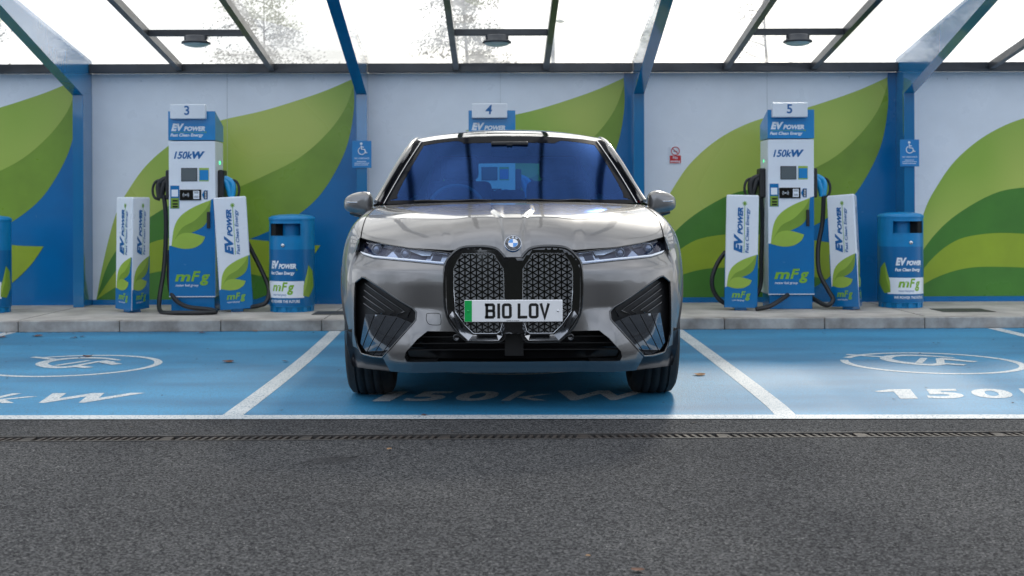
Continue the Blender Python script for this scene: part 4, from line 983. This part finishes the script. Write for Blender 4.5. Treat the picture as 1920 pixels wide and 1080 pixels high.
st([(cB - w_ - .010, h), (cB - w_ + .01, h)]); st([(cB - w_ - .010, -h), (cB - w_ + .01, -h)])
st([(c1, -h - .0065), (c1, h + .0065)]); st(rrect(c0)); st([(cL - w_, h + .0065), (cL - w_, -h), (cL + w_ + .006, -h)]); st(rrect(cO)); st([(cV - w_ - .002, h + .0065), (cV, -h - .002), (cV + w_ + .002, h + .0065)])
put(mb, fit_text('Dick Lovett', -.035, .03, -.0525, -.0475, bold=.01), BK, f); mb.build('plate_characters', pl)
mb = MB()
for x in (-.236, .232): mb.lathe([(.006, 0), (.005, -.003), (0, -.004)], CHROME if x > 0 else M('plate_green', (.0, .36, .07), .3), 12, (x, py_ - .001, zc), 'y')
mb.build('plate_screw', pl)

# ---- headlights
def headlight(s):
    mb = MB(); mb2 = None
    vs, fs = region(HL, [], .02); back = lambda x, z: F(x, z) + .055
    mb.add([(s * x, back(x, z), z) for x, z in vs], fs, M('lamp_bezel', (.42, .44, .50), .22, metal=.8), True)
    rr = resample(HL, .015); mb.grid([[(s * x, F(x, z) + o_, z) for x, z in rr + rr[:1]] for o_ in (.001, .056)], DCHROME, False)
    o = mb.build('headlight', car, normals=False, out='front')
    # inner chrome / daylight bars
    mb = MB()
    def bar(pts, r, mat, dep): q = resample(I(*pts), .02, False); mb.tube([(s * x, F(x, z) + dep, z) for x, z in q], r, mat, 8)
    bar([(676, 474), (700, 481.5), (770, 488), (832, 494)], .0075, M('daylight_guide_bright', (.85, .87, .9), .25), .010); bar([(690, 451), (740, 461), (790, 468), (838, 476)], .0045, M('daylight_guide_bright', (.85, .87, .9), .25), .012)
    WL = M('daylight_guide', (.75, .78, .80), .18, metal=.3)
    Q = I((744, 462), (812, 470), (806, 480), (790, 479.5)); vs2, fs2 = region(Q, [], .02); mb.add([(s * x, F(x, z) + .03, z) for x, z in vs2], fs2, WL, True)
    Q = I((813, 471), (844, 476.5), (834, 496), (803, 494)); vs2, fs2 = region(Q, [], .02); mb.add([(s * x, F(x, z) + .035, z) for x, z in vs2], fs2, M('lamp_silver', (.45, .46, .48), .25, metal=.9), True)
    Q = I((813, 477), (829, 479), (824, 491), (807, 490)); vs2, fs2 = region(Q, [], .02); mb.add([(s * x, F(x, z) + .030, z) for x, z in vs2], fs2, M('lamp_inner', (.012, .014, .03), .15), True)
    Q = I((681, 449.5), (710, 457), (738, 461), (733, 468), (690, 458)); vs2, fs2 = region(Q, [], .02); mb.add([(s * x, F(x, z) + .04, z) for x, z in vs2], fs2, M('lamp_silver', (.45, .46, .48), .25, metal=.9), True)
    for Q in (((680, 452), (728, 462), (734, 470), (722, 481), (700, 480.5), (684, 474)), ((742, 466), (772, 474), (790, 481), (800, 482), (795, 489), (745, 484), (737, 474))):
        Q = I(*Q); vs2, fs2 = region(Q, [], .02); mb.add([(s * x, F(x, z) + .050, z) for x, z in vs2], fs2, M('lamp_pocket', (.012, .010, .03), .12), True)
    mb.build('light_guide', o)
    for q, rad in (((706, 468), .030), ((760, 476), .028)):
        mb = MB(); x, z = I(q)[0]; yy = F(x, z) + .045; c = (s * x, yy, z)
        mb.lathe([(rad, .0), (rad, -.014), (rad * .86, -.016), (rad * .8, -.006)], DCHROME, 28, c, 'y'); mb.lathe([(rad * .8, -.006), (rad * .6, -.018), (rad * .3, -.024), (0, -.026)], M('projector_lens', (.15, .17, .22), .05, metal=.3, coat=1, ior=1.8), 28, c, 'y')
        mb.build('projector', o)
    mb = MB(); vs, fs = region(HL, [], .02); mb.add([(s * x, F(x, z) + .002, z) for x, z in vs], fs, LENS, True); mb.build('lens_cover', o)
    mb = MB(); rr = resample(HL, .012); mb.tube([(s * x, F(x, z) + .002, z) for x, z in rr + rr[:1]], .0042, BLACKG, 6, False); mb.build('lamp_seal', o)
headlight(1); headlight(-1)

# ---- bonnet
fe = [(0, -.004, cz_top + .002)]
edge_src = [KO[0], KO[1], KO[2], KO[3], KO[4], KO[5], (KO[6][0], HL[3][1] + .012), HL[2], HL[1], HL[0]]
front_edge = []
for k, (x, z) in enumerate(edge_src): front_edge.append((abs(x), z + (.004 if k > 5 else .002)))
front_edge = [(0, front_edge[0][1])] + front_edge
XE = front_edge[-1][0]
def zfront(x): return lerp_tab(front_edge, x)
cowlz = lambda x: 1.138 - .022 * (x / .83) ** 2
cowly = lambda x: 1.30 + .20 * (abs(x) / .83) ** 2.2
prof_c = [(0, 0), (.018, .20), (.045, .38), (.08, .51), (.118, .615), (.145, .655), (.35, .775), (.65, .91), (1, 1)]
prof_o = [(0, 0), (.03, .13), (.08, .28), (.15, .44), (.22, .56), (.27, .615), (.45, .74), (.70, .88), (1, 1)]
XS = [0, .012, .022] + [.030 + .0045 * k for k in range(23)] + [.136, .15, .17, .19, .22, .25, .28, .31, .34, .37, .40, .44, .48, .52, .56, .6, .64, .68, .72, .75, .78, .80, .815, .828, XE]
NR = 64; P_ = []
for i in range(NR):
    v = (i / (NR - 1)) ** 1.25; row = []
    for x in XS:
        zf = zfront(x); yf = F(x, min(zf, .90)) * (1 if x > .1 else 1) + (.0 if x > .35 else -.012)
        xe = .834; xx = x
        # normalised width position keeps the columns inside the edge
        t = i / (NR - 1); 
        pa = smooth_tab([(k / 8, a) for k, (a, b) in enumerate(prof_c)], t); pb = smooth_tab([(k / 8, b) for k, (a, b) in enumerate(prof_c)], t)
        qa = smooth_tab([(k / 8, a) for k, (a, b) in enumerate(prof_o)], t); qb = smooth_tab([(k / 8, b) for k, (a, b) in enumerate(prof_o)], t)
        m_ = min(1, x / .8) ** 1.5; a = pa + (qa - pa) * m_; b = pb + (qb - pb) * m_
        y = yf + (cowly(x) - yf) * a; z = zf + (cowlz(x) - zf) * b
        # central raised spine with crisp edges
        ed = .042 + (.118 - .042) * min(1, a * 3.0)
        fade = max(0, min(1, (a - .0) * 30)) * max(0, 1 - a / .75)
        bmp = .022 * max(0, min(1, (a - .0) * 25)) * max(0, 1 - a / .75) / (1 + math.exp((x - ed) / .0040)); kk = max(0, min(1, (a - .08) / .08)); z += bmp * (.45 + .55 * kk); y -= bmp * (.9 - .8 * kk)
        # shoulder swage across the outer bonnet
        z += .010 * math.exp(-((x - .60) / .16) ** 2) * math.sin(math.pi * min(1, a * 1.2)) 
        row.append((x, y, z))
    P_.append([(-a, b, c) for a, b, c in row[::-1][:-1]] + row)
mb = MB(); mb.grid(P_, PAINT); bonnet = mb.build('bonnet', car, normals=False, out='up')
# shut lines
mb = MB(); r0 = P_[0]; mb.tube([(a, b + .004, c - .003) for a, b, c in r0], .0042, MATTE, 6, False); mb.tube([(p[-1][0] + .002, p[-1][1], p[-1][2] - .001) for p in P_], .0035, MATTE, 6, False); mb.tube([(p[0][0] - .002, p[0][1], p[0][2] - .001) for p in P_], .0035, MATTE, 6, False); mb.build('shut_line', bonnet)
HOODEDGE = [(q[-1][1], q[-1][0], q[-1][2]) for q in P_]       # (y,x,z)
# badge
bx, by, bz = 0, None, CAMH - (456.5 - 398) * (CY + .03) / FPX
for q in P_[:50]:
    c = q[len(q) // 2]
    if c[2] >= bz: by = c[1]; break
bdg = empty_child = bpy.data.objects.new('badge', None); link(bdg, car); bdg.location = (0, by - .006, bz); bdg.rotation_euler = (R(-28), 0, 0)
mb = MB(); WB = M('badge_white', (.8, .8, .8), .25, coat=1); BB = M('badge_blue', (.01, .22, .62), .25, coat=1)
mb.lathe([(0, -.001), (.045, -.001), (.046, .012)], M('badge_ring_blue', (.02, .16, .42), .2, coat=1), 40, axis='y'); mb.lathe([(.0455, 0), (.0445, -.004), (.0425, -.002)], CHROME, 40, axis='y'); mb.lathe([(.0415, -.002), (.040, -.0035), (.0, -.0035)], BLACKG, 40, axis='y')
mb.lathe([(.0265, -.0036), (.0255, -.0055), (.0245, -.0045)], CHROME, 32, axis='y')
for k in range(4): mb.lathe([(.0, -.005), (.0245, -.005)], (WB, BB)[k % 2], 10, axis='y', a0=math.pi / 2 * k, a1=math.pi / 2 * (k + 1))
for ch, an in (('B', 122), ('M', 90), ('W', 58)):
    a = R(an); vf = text2d(ch, .014, bold=.03); c_, s_ = math.cos(a - math.pi / 2), math.sin(a - math.pi / 2)
    put(mb, vf, WHITE, lambda x, y: (.0285 * math.cos(a) + x * c_ - y * s_, -.0052, .0285 * math.sin(a) + x * s_ + y * c_))
mb.build('roundel', bdg)

# ---- flanks
TOPT = [(.27, .925), (.35, .93), (.5, .945), (.85, 1.0), (1.2, 1.065), (1.5, 1.115), (1.9, 1.125), (2.6, 1.13), (3.4, 1.15), (4.2, 1.17), (4.6, 1.13), (4.85, 1.0)]
XTOPT = [(.27, .853), (.35, .853), (.42, .848), (.6, .84), (.9, .835), (1.3, .832), (1.5, .832), (1.75, .86), (2.2, .872), (3.2, .872), (4.0, .84), (4.6, .74), (4.85, .70)]
WT = lambda y: planX(y) if y < .95 else smooth_tab([(.95, .99), (1.3, .982), (1.8, .965), (2.5, .965), (3.2, .975), (3.8, .985), (4.2, .975), (4.6, .90), (4.85, .78), (4.95, .70)], y)
AX1, AX2, RW = .84, 3.84, .415
def top_z(y): return lerp_tab([(a, c) for a, b, c in HOODEDGE], y) if y < 1.47 else smooth_tab(TOPT, y)
def top_x(y): return lerp_tab([(a, b + .004) for a, b, c in HOODEDGE], y) if y < 1.47 else smooth_tab(XTOPT, y)
def zbot(y):
    z = .265
    for ax in (AX1, AX2):
        d = abs(y - ax)
        if d < RW: z = max(z, .375 + math.sqrt(RW * RW - d * d) * .98)
    return z
def flankX(y, z):
    zt_ = top_z(y); xt = top_x(y); d = zt_ - z; w_ = WT(max(.2, y - V(z) * max(0, 1 - (y - .27) / .3))) * (1 if z > .6 else 1 - .06 * ((.6 - z) / .4) ** 1.5)
    r = .30
    e = math.sqrt(max(0, 1 - (1 - min(1, max(0, d) / r)) ** 2.2)) if d < r else 1
    if 1.3 < y < 3.4: w_ -= .018 * math.exp(-((z - .72) / .12) ** 2) * math.sin(math.pi * (y - 1.3) / 2.1)
    return xt + (w_ - xt) * e
YS = [.27, .285, .30, .32, .345, .37, .395, .415, .43, .45, .48, .53, .6, .68, .76, .84, .92, 1.0, 1.08, 1.16, 1.21, 1.235, 1.255, 1.27, 1.35, 1.5, 1.7, 1.95, 2.2, 2.5, 2.8, 3.05, 3.25, 3.38, 3.41, 3.43, 3.47, 3.55, 3.65, 3.8, 3.95, 4.05, 4.15, 4.21, 4.235, 4.255, 4.4, 4.6, 4.75, 4.85]
VR = [0, .015, .035, .06, .09, .13, .18, .24, .32, .42, .54, .68, .84, 1]
for s in (1, -1):
    P_ = []
    for v in VR:
        row = []
        for k, y in enumerate(YS):
            zt_ = top_z(y); zb_ = zbot(y)
            if y < .33: zb_ = bump_outer_L[-1][1] + .005
            z = zt_ + (zb_ - zt_) * v; x = flankX(y, z)
            f0 = F(.884, min(z, .93)); yy = y + (f0 - .27) * max(0, 1 - k / 4)
            if k == 0: x = .884
            elif k < 4: x = .884 + (x - .884) * (k / 4) ** .7
            row.append((s * x, yy, z))
        P_.append(row)
    mb = MB(); mb.grid(P_, PAINT); o = mb.build('side_body', car, normals=False, out=True)
    # cladding round arches and sill
    mb = MB()
    for ax in (AX1, AX2):
        A = [R(-12 + 204 * k / 30) for k in range(31)]
        P2 = [[(s * (flankX(ax + rr * math.cos(a), max(.3, .375 + rr * math.sin(a))) + dx), ax + rr * math.cos(a), .375 + rr * math.sin(a) * .98) for a in A] for rr, dx in ((RW + .024, .000), (RW + .020, .004), (RW - .010, .004), (RW - .03, -.22))]
        mb.grid(P2, BLACKG if False else BLACKP)
    mb.grid([[(s * (flankX(y, .30) + dx), y, z) for y in (1.25, 1.8, 2.4, 3.0, 3.36)] for z, dx in ((.33, .002), (.32, .014), (.22, .0), (.2, -.1))], BLACKP); mb.build('wheel_arch_trim', o, normals=False, out=True)
    # black lower corner in front of the wheel
    mb = MB(); LC = I((646, 623), (664.5, 628), (669, 649), (677, 662.5), (700, 668), (721, 668), (730, 694.5), (700, 691), (662, 685.5), (651, 660))
    xs = [XB * 1.0, -.80, -.72, -.66]
    zt_l = lerp_tab
    top = I((665, 627), (670, 649), (677, 662), (700, 667), (722, 667)); bt = I((662, 685), (672, 687), (690, 689.5), (708, 691.5), (731, 694.5))
    P2 = [[(s * abs(x), F(x, max(z, .25)) + .006, z) for x, z in q] for q in (top, [((a[0] + b[0]) / 2, (a[1] + b[1]) / 2) for a, b in zip(top, bt)], bt)]
    wrap = [[(s * .945, .45, .41), (s * .935, .44, .34), (s * .915, .43, .27)], [(s * .920, .36, .42), (s * .92, .35, .34), (s * .90, .35, .265)]]
    P2 = [wrap[0][i:i + 1] + wrap[1][i:i + 1] + P2[i] for i in range(3)]
    mb.grid(P2, M('cladding_gloss', (.010, .013, .018), .32)); mb.grid([P2[2], [(a * .98, b + .25, c + .01) for a, b, c in P2[2]]], BLACKP); mb.build('lower_corner', car, normals=False, out='front')
    # door shut lines and handles
    mb = MB()
    for yy in (1.42, 2.52, 3.38): mb.tube([(s * (flankX(yy, z) + .0005), yy, z) for z in [1.10 - .78 * k / 10 for k in range(11)] if z > zbot(yy) + .02], .004, MATTE, 5)
    mb.build('door_seam', o)

# ---- wheels
for ax in (AX1, AX2):
    for s in (1, -1):
        w0 = bpy.data.objects.new('wheel', None); link(w0, car); w0.location = (s * .822, ax, .38)
        mb = MB(); hw = .128; prof = [(.275, -hw * .8), (.30, -hw), (.345, -hw * 1.0), (.370, -hw * .86), (.378, -hw * .6)]
        for g in (-.07, -.025, .025, .07): prof += [(.379, g - .006), (.371, g - .005), (.371, g + .005), (.379, g + .006)]
        prof += [(.378, hw * .6), (.370, hw * .86), (.345, hw), (.30, hw), (.275, hw * .8)]
        mb.lathe(prof, RUBBER, 64, axis='x'); mb.build('tyre', w0)
        mb = MB(); mb.lathe([(.276, -hw * .8), (.262, -hw * .6), (.262, hw * .6), (.276, hw * .8)], DCHROME, 48, axis='x')
        for k in range(10):
            a = 2 * math.pi * k / 10; mb.box(s * .085 - .012, s * .085 + .012, -.022, .022, .04, .268, DCHROME, .004, Matrix.Rotation(a, 4, 'X'))
        mb.lathe([(0, s * .1), (.06, s * .095), (.065, s * .07), (.065, s * .03)], DCHROME, 24, axis='x'); mb.lathe([(0, s * .02), (.2, s * .02), (.2, s * .0)], M('brake_disc', (.15, .15, .15), .4, metal=1), 32, axis='x'); mb.build('rim', w0)
mb = MB(); mb.box(-.70, .70, .30, 4.7, .20, .34, MATTE); mb.box(-.62, .62, .22, 1.35, .34, .80, MATTE); mb.box(-.70, .70, 1.5, 4.6, .30, .52, MATTE)
for ax in (AX1, AX2):
    for s in (1, -1): mb.box(s * .66 if s > 0 else -.70, .70 if s > 0 else -.66, ax - .45, ax + .45, .3, .84, MATTE); mb.box(s * .68 if s > 0 else -.86, .86 if s > 0 else -.68, ax - .30, ax + .36, .835, .85, MATTE)
mb.build('underbody', car)

# ---- windscreen, pillars, roof
def lerp3(a, b, t): return tuple(a[i] + (b[i] - a[i]) * t for i in range(3))
def wsp(u, v):          # u -1..1 across, v 0 bottom .. 1 top
    xb, xt = .828, .630; au = abs(u)
    yb = 1.30 + .34 * au ** 2.3; yt = 2.33 + .16 * au ** 2.3; zb_ = 1.128 - .004 * au ** 2; zt_ = 1.612 - .030 * au ** 2.5
    x = u * (xb + (xt - xb) * v); y = yb + (yt - yb) * v; z = zb_ + (zt_ - zb_) * v + .020 * math.sin(math.pi * v) * (1 - .3 * au ** 2)
    return (x, y, z)
NU, NV = 40, 24
mb = MB(); mb.grid([[wsp(-1 + 2 * i / NU, j / NV) for i in range(NU + 1)] for j in range(NV + 1)], GLASSW); ws = mb.build('windscreen', car)
# black ceramic border: region in (u,v) with hole
def wq(u, v, off=.0015): p = wsp(u, v); return (p[0], p[1] + off * .3, p[2] + off)
outer = [(-1, 0), (1, 0), (1, 1), (-1, 1)]
hole = [(-.84, .045), (.84, .045), (.91, .08), (.935, .17), (.94, .6), (.945, .88), (.92, .915), (.62, .935), (.55, .925), (.49, .885), (.42, .875), (-.42, .875), (-.49, .885), (-.55, .925), (-.62, .935), (-.92, .915), (-.945, .88), (-.94, .6), (-.935, .17), (-.91, .08)]
vs, fs = region(outer, [catmull(hole, 3, True)], .08); FRIT = M('screen_border', (.008, .009, .012), .1, ior=1.05)
mb = MB(); mb.add([wq(a, b) for a, b in vs], fs, FRIT, True); mb.build('screen_border', ws, normals=False, out='up')
mb = MB()
for s in (-1, 1): mb.tube([wq(s * (.12 + .5 * k / 10) if s > 0 else -.75 + .6 * k / 10, .012 + .006 * math.sin(k), .012) for k in range(11)], .006, BLACKP, 6)
mb.build('wiper', ws)
# greenhouse side: belt and roof rail curves
BELT = [(1.62, .885, 1.118), (1.9, .885, 1.122), (2.4, .882, 1.13), (3.0, .878, 1.145), (3.6, .868, 1.165), (4.15, .835, 1.20), (4.45, .78, 1.24)]
RAIL = [(1.62, .862, 1.135), (1.9, .805, 1.28), (2.2, .728, 1.46), (2.5, .680, 1.572), (3.0, .665, 1.625), (3.6, .655, 1.62), (4.15, .64, 1.575), (4.5, .625, 1.50)]
bx_ = lambda y, k: smooth_tab([(a[0], a[k]) for a in BELT], y)
rx_ = lambda y, k: smooth_tab([(a[0], a[k]) for a in RAIL], y)
GY = [1.62 + 2.8 * (k / 34) for k in range(35)]
def gp(s, y, t, off=0):
    xb, zb_, xt, zt_ = bx_(y, 1), bx_(y, 2), rx_(y, 1), rx_(y, 2); x = xb + (xt - xb) * t + .012 * math.sin(math.pi * t) + off
    return (s * x, y, zb_ + (zt_ - zb_) * t)
for s in (1, -1):
    mb = MB(); mb.grid([[gp(s, y, t) for y in GY] for t in (0, .15, .3, .45, .6, .75, .88, 1)], GLASSD); sg = mb.build('side_window', car, normals=False, out=True)
    mb = MB(); FR = BLACKG
    mb.tube([gp(s, y, 0, .004) for y in GY], .010, FR, 8); mb.tube([gp(s, y, 1, .002) for y in GY], .012, FR, 8)
    for yy in (2.50, 3.42): mb.grid([[gp(s, y, t, .003) for y in (yy - .05, yy, yy + .05)] for t in (0, .25, .5, .75, 1)], FR)
    mb.grid([[gp(s, y, t, .003) for y in (1.62, 1.7, 1.8, 1.88)] for t in (0, .5, 1)], FR); mb.build('window_frame', sg)
    # shoulder strip closing body to glass
    mb = MB(); mb.grid([[(s * flankX(y, smooth_tab(TOPT, y)), y, smooth_tab(TOPT, y)) for y in GY], [gp(s, y, 0) for y in GY]], PAINT); mb.grid([[(s * .834, y, z) for y, z in ((1.46, 1.108), (1.55, 1.115), (1.64, 1.122))], [(s * (flankX(y, z + .0)), y, z) for y, z in ((1.46, 1.108), (1.55, 1.115), (1.64, 1.118))]], PAINT); mb.build('shoulder', car, normals=False, out='up')
    # A pillar between screen edge and side rail: black with thin bright lines
    NP = 20; E = [wsp(s * 1.0, k / NP) for k in range(NP + 1)]
    Rl = []
    for k in range(NP + 1):
        y = E[k][1]; y2 = y + .06 + .02 * k / NP; Rl.append((s * (rx_(y2, 1) + .016), y2, rx_(y2, 2) + .012))
    mb = MB(); mid = [tuple((Vector(a) + Vector(b)) / 2 + Vector((s * .006, -.010, .010))) for a, b in zip(E, Rl)]
    mb.grid([E, mid, Rl], FRIT); ap = mb.build('windscreen_pillar', car, normals=False, out=True)
    mb = MB(); mb.tube([tuple(Vector(e) + Vector((s * .004, -.004, .006))) for e in E], .0038, CHROME, 6); mb.build('bright_strip', ap)
    # painted roof rail: from the pillar foot over the door tops to the tail
    RY = [1.60, 1.7, 1.85, 2.0, 2.15, 2.3, 2.45, 2.6, 2.8, 3.1, 3.4, 3.7, 4.0, 4.25, 4.45]
    mb = MB(); mb.tube([(s * (rx_(y, 1) + .020), y, rx_(y, 2) + .008) for y in RY], .016, PAINT, 10, rs=[.012] * 3 + [.015] * 12); mb.build('roof_rail', car)
# roof skin
def rf(u, y):
    e = rx_(y, 1) + .008; ze = rx_(y, 2) + .014; t = (y - 2.33) / 2.1
    crown = .030 + .034 * math.sin(math.pi * min(1, max(0, t) * 1.05 + .08)); au = abs(u)
    return (u * e, y, ze + crown * (1 - au ** 2.4))
rows = []
for j in range(26):
    t = j / 25; row = []
    for i in range(NU + 1):
        u = -1 + 2 * i / NU; y0 = wsp(u, 1)[1]; y = y0 + (4.42 - y0) * t; p = rf(u, y); q = wsp(u, 1); bl = max(0, 1 - t / .12) ** 2
        row.append((p[0] * (1 - bl) + q[0] * bl, y, p[2] * (1 - bl) + q[2] * bl))
    rows.append(row)
ROOFG = M('roof_black_glass', (.02, .02, .022), .05, coat=1, ior=2.2)
mb = MB(); mb.grid(rows, ROOFG); mb.build('roof', car, normals=False, out='up')
mb = MB(); f_ = rows[25]; lo = [(x * 1.05, 4.72, 1.17 - .02 * abs(x)) for x, y, z in f_]
def tail(u, v): a = Vector(rf(u, 4.42)); b = Vector((u * .76, 4.76, 1.14)); p = a.lerp(b, v); return (p.x, p.y + .02 * math.sin(math.pi * v), p.z)
tv, tf = region([(-1, 0), (1, 0), (1, 1), (-1, 1)], [[(-.80, .14), (.80, .14), (.86, .86), (-.86, .86)]], .12)
mb.add([tail(a, b) for a, b in tv], tf, BLACKG, True); hatch = mb.build('tailgate', car, normals=False, out=True)
mb = MB(); mb.grid([[tail(-.84 + 1.68 * i / 16, .12 + .76 * j / 8) for i in range(17)] for j in range(9)], GLASSR); mb.build('rear_window', hatch)
for s in (-1, 1):
    mb = MB(); A_ = [gp(s, 4.42, t) for t in (0, .2, .4, .6, .8, 1)]; B_ = [tail(s * 1.0, 1 - t) for t in (0, .2, .4, .6, .8, 1)]
    mb.grid([A_, [tuple((Vector(a) + Vector(b)) / 2 + Vector((s * .015, 0, 0))) for a, b in zip(A_, B_)], B_], PAINT); mb.build('rear_pillar', car, normals=False, out=True)
mb = MB(); ys = lambda x, z: 4.93 - .20 * (abs(x) / .85) ** 3 - .10 * max(0, (z - .75)) - .15 * max(0, .45 - z)
mb.grid([[(x, ys(x, z) if z < 1.12 else 4.77, z) for x in [-.86 + 1.72 * i / 24 for i in range(25)]] for z in (.28, .4, .5, .62, .75, .88, 1.0, 1.1, 1.145)], PAINT); mb.build('rear_panel', car, normals=False, out=True)
for s in (1, -1):
    mb = MB(); mb.box(s * .45 if s > 0 else -.84, .84 if s > 0 else -.45, 4.70, ys(.6, .95) + .015, .93, .975, RED, .01); mb.build('tail_light', car)

# ---- door mirrors
for s in (1, -1):
    cxm, cym, czm = s * 1.022, 1.86, 1.128; mb = MB(); P2 = []
    for j in range(15):
        th = math.pi * j / 14; row = []
        for i in range(29):
            a = 2 * math.pi * i / 28; ca, sa = math.cos(a), math.sin(a)
            se = lambda c, e: math.copysign(abs(c) ** e, c)
            lx = se(ca, .62); lz = se(sa, .62); rr = math.sin(th) ** .55 if 0 < th < math.pi else 0; yy = -math.cos(th)
            X = lx * rr * .100; Z = lz * rr * (.070 - .010 * lx * s * s + (-.008 * lx)) ; Y = se(yy, .8) * .085
            X_ = X; Z_ = Z + .012 * (1 - ((X) / .1) ** 2) * (1 if lz > 0 else .2) - (.0 if s else 0) + .10 * X * (-1) * 0
            row.append((cxm + s * X_, cym + Y + .03 * (X / .1), czm + Z_ - .016 * (-X / .1) * 0))
        P2.append(row)
    mb.grid(P2, PAINT); mo = mb.build('door_mirror', car)
    mb = MB(); P3 = [[(x, y - .002, z) for x, y, z in []]]
    mb.tube([(s * .945, 1.84, 1.062), (s * 1.0, 1.835, 1.055), (s * 1.075, 1.85, 1.070)], .016, BLACKG, 10, rs=[.02, .024, .014]); mb.tube([(s * .86, 1.86, 1.085), (s * .93, 1.86, 1.075), (s * .98, 1.86, 1.07)], .022, BLACKG, 10); mb.build('mirror_foot', mo)
    mb = MB(); mb.tube([(cxm - s * .05, cym - .082, czm + .012), (cxm + s * .02, cym - .082, czm + .012), (cxm + s * .07, cym - .06, czm + .014)], .004, CHROME, 6); mb.build('indicator', mo)

# ---- cabin
mb = MB(); mb.box(-.80, .80, 1.62, 2.02, .80, 1.075, INTER, .03); mb.box(-.78, .78, 1.9, 4.5, .50, .60, INTER); mb.build('dashboard', car)
mb = MB(); mb.box(-.42, .16, 1.93, 1.95, 1.065, 1.15, M('cabin_screen', (.01, .01, .012), .1, coat=1), .008); mb.build('curved_display', car)
mb = MB(); cxw, cyw, czw = -.37, 2.02, 1.09
mb.tube([(cxw + .185 * math.cos(a), cyw + .06 * math.sin(a), czw + .165 * math.sin(a)) for a in [2 * math.pi * k / 40 for k in range(41)]], .014, M('wheel_leather', (.10, .14, .18), .35), 8, False); mb.box(cxw - .15, cxw + .15, cyw - .01, cyw + .01, czw - .03, czw + .03, SEATM, .01); mb.build('steering_wheel', car)
def seat(x, y, wd, hh):
    mb = MB(); tilt = Matrix.Translation((x, y, .72)) @ Matrix.Rotation(R(-14), 4, 'X')
    mb.box(-wd, wd, -.06, .06, 0, hh, SEATM, .05, tilt, 3); mb.box(-.14, .14, -.05, .05, hh + .015, hh + .19, SEATM, .04, tilt, 3)
    for q in (-.05, .05): mb.box(q - .006, q + .006, -.005, .005, hh - .02, hh + .04, CHROME, 0, tilt)
    mb.box(x - wd, x + wd, y - .5, y + .05, .58, .74, SEATM, .05); mb.build('seat', car)
seat(-.37, 2.72, .24, .60); seat(.37, 2.72, .24, .60); seat(-.40, 3.68, .24, .46); seat(.40, 3.68, .24, .46); seat(0, 3.72, .15, .36)
mb = MB(); mb.box(-.125, .125, 2.17, 2.19, 1.452, 1.512, BLACKP, .012); mb.box(-.02, .02, 2.15, 2.18, 1.50, 1.56, BLACKP); mb.build('rear_view_mirror', car)
mb = MB(); mb.box(-.13, .13, 2.16, 2.30, 1.535, 1.565, BLACKP, .01); mb.build('camera_housing', car)
mb = MB(); mb.grid([[(x, y, 1.56 + .02 * math.sin(math.pi * (y - 2.4) / 2.0)) for x in (-.6, 0, .6)] for y in (2.42, 3, 3.6, 4.3)], INTER); mb.build('headlining', car)
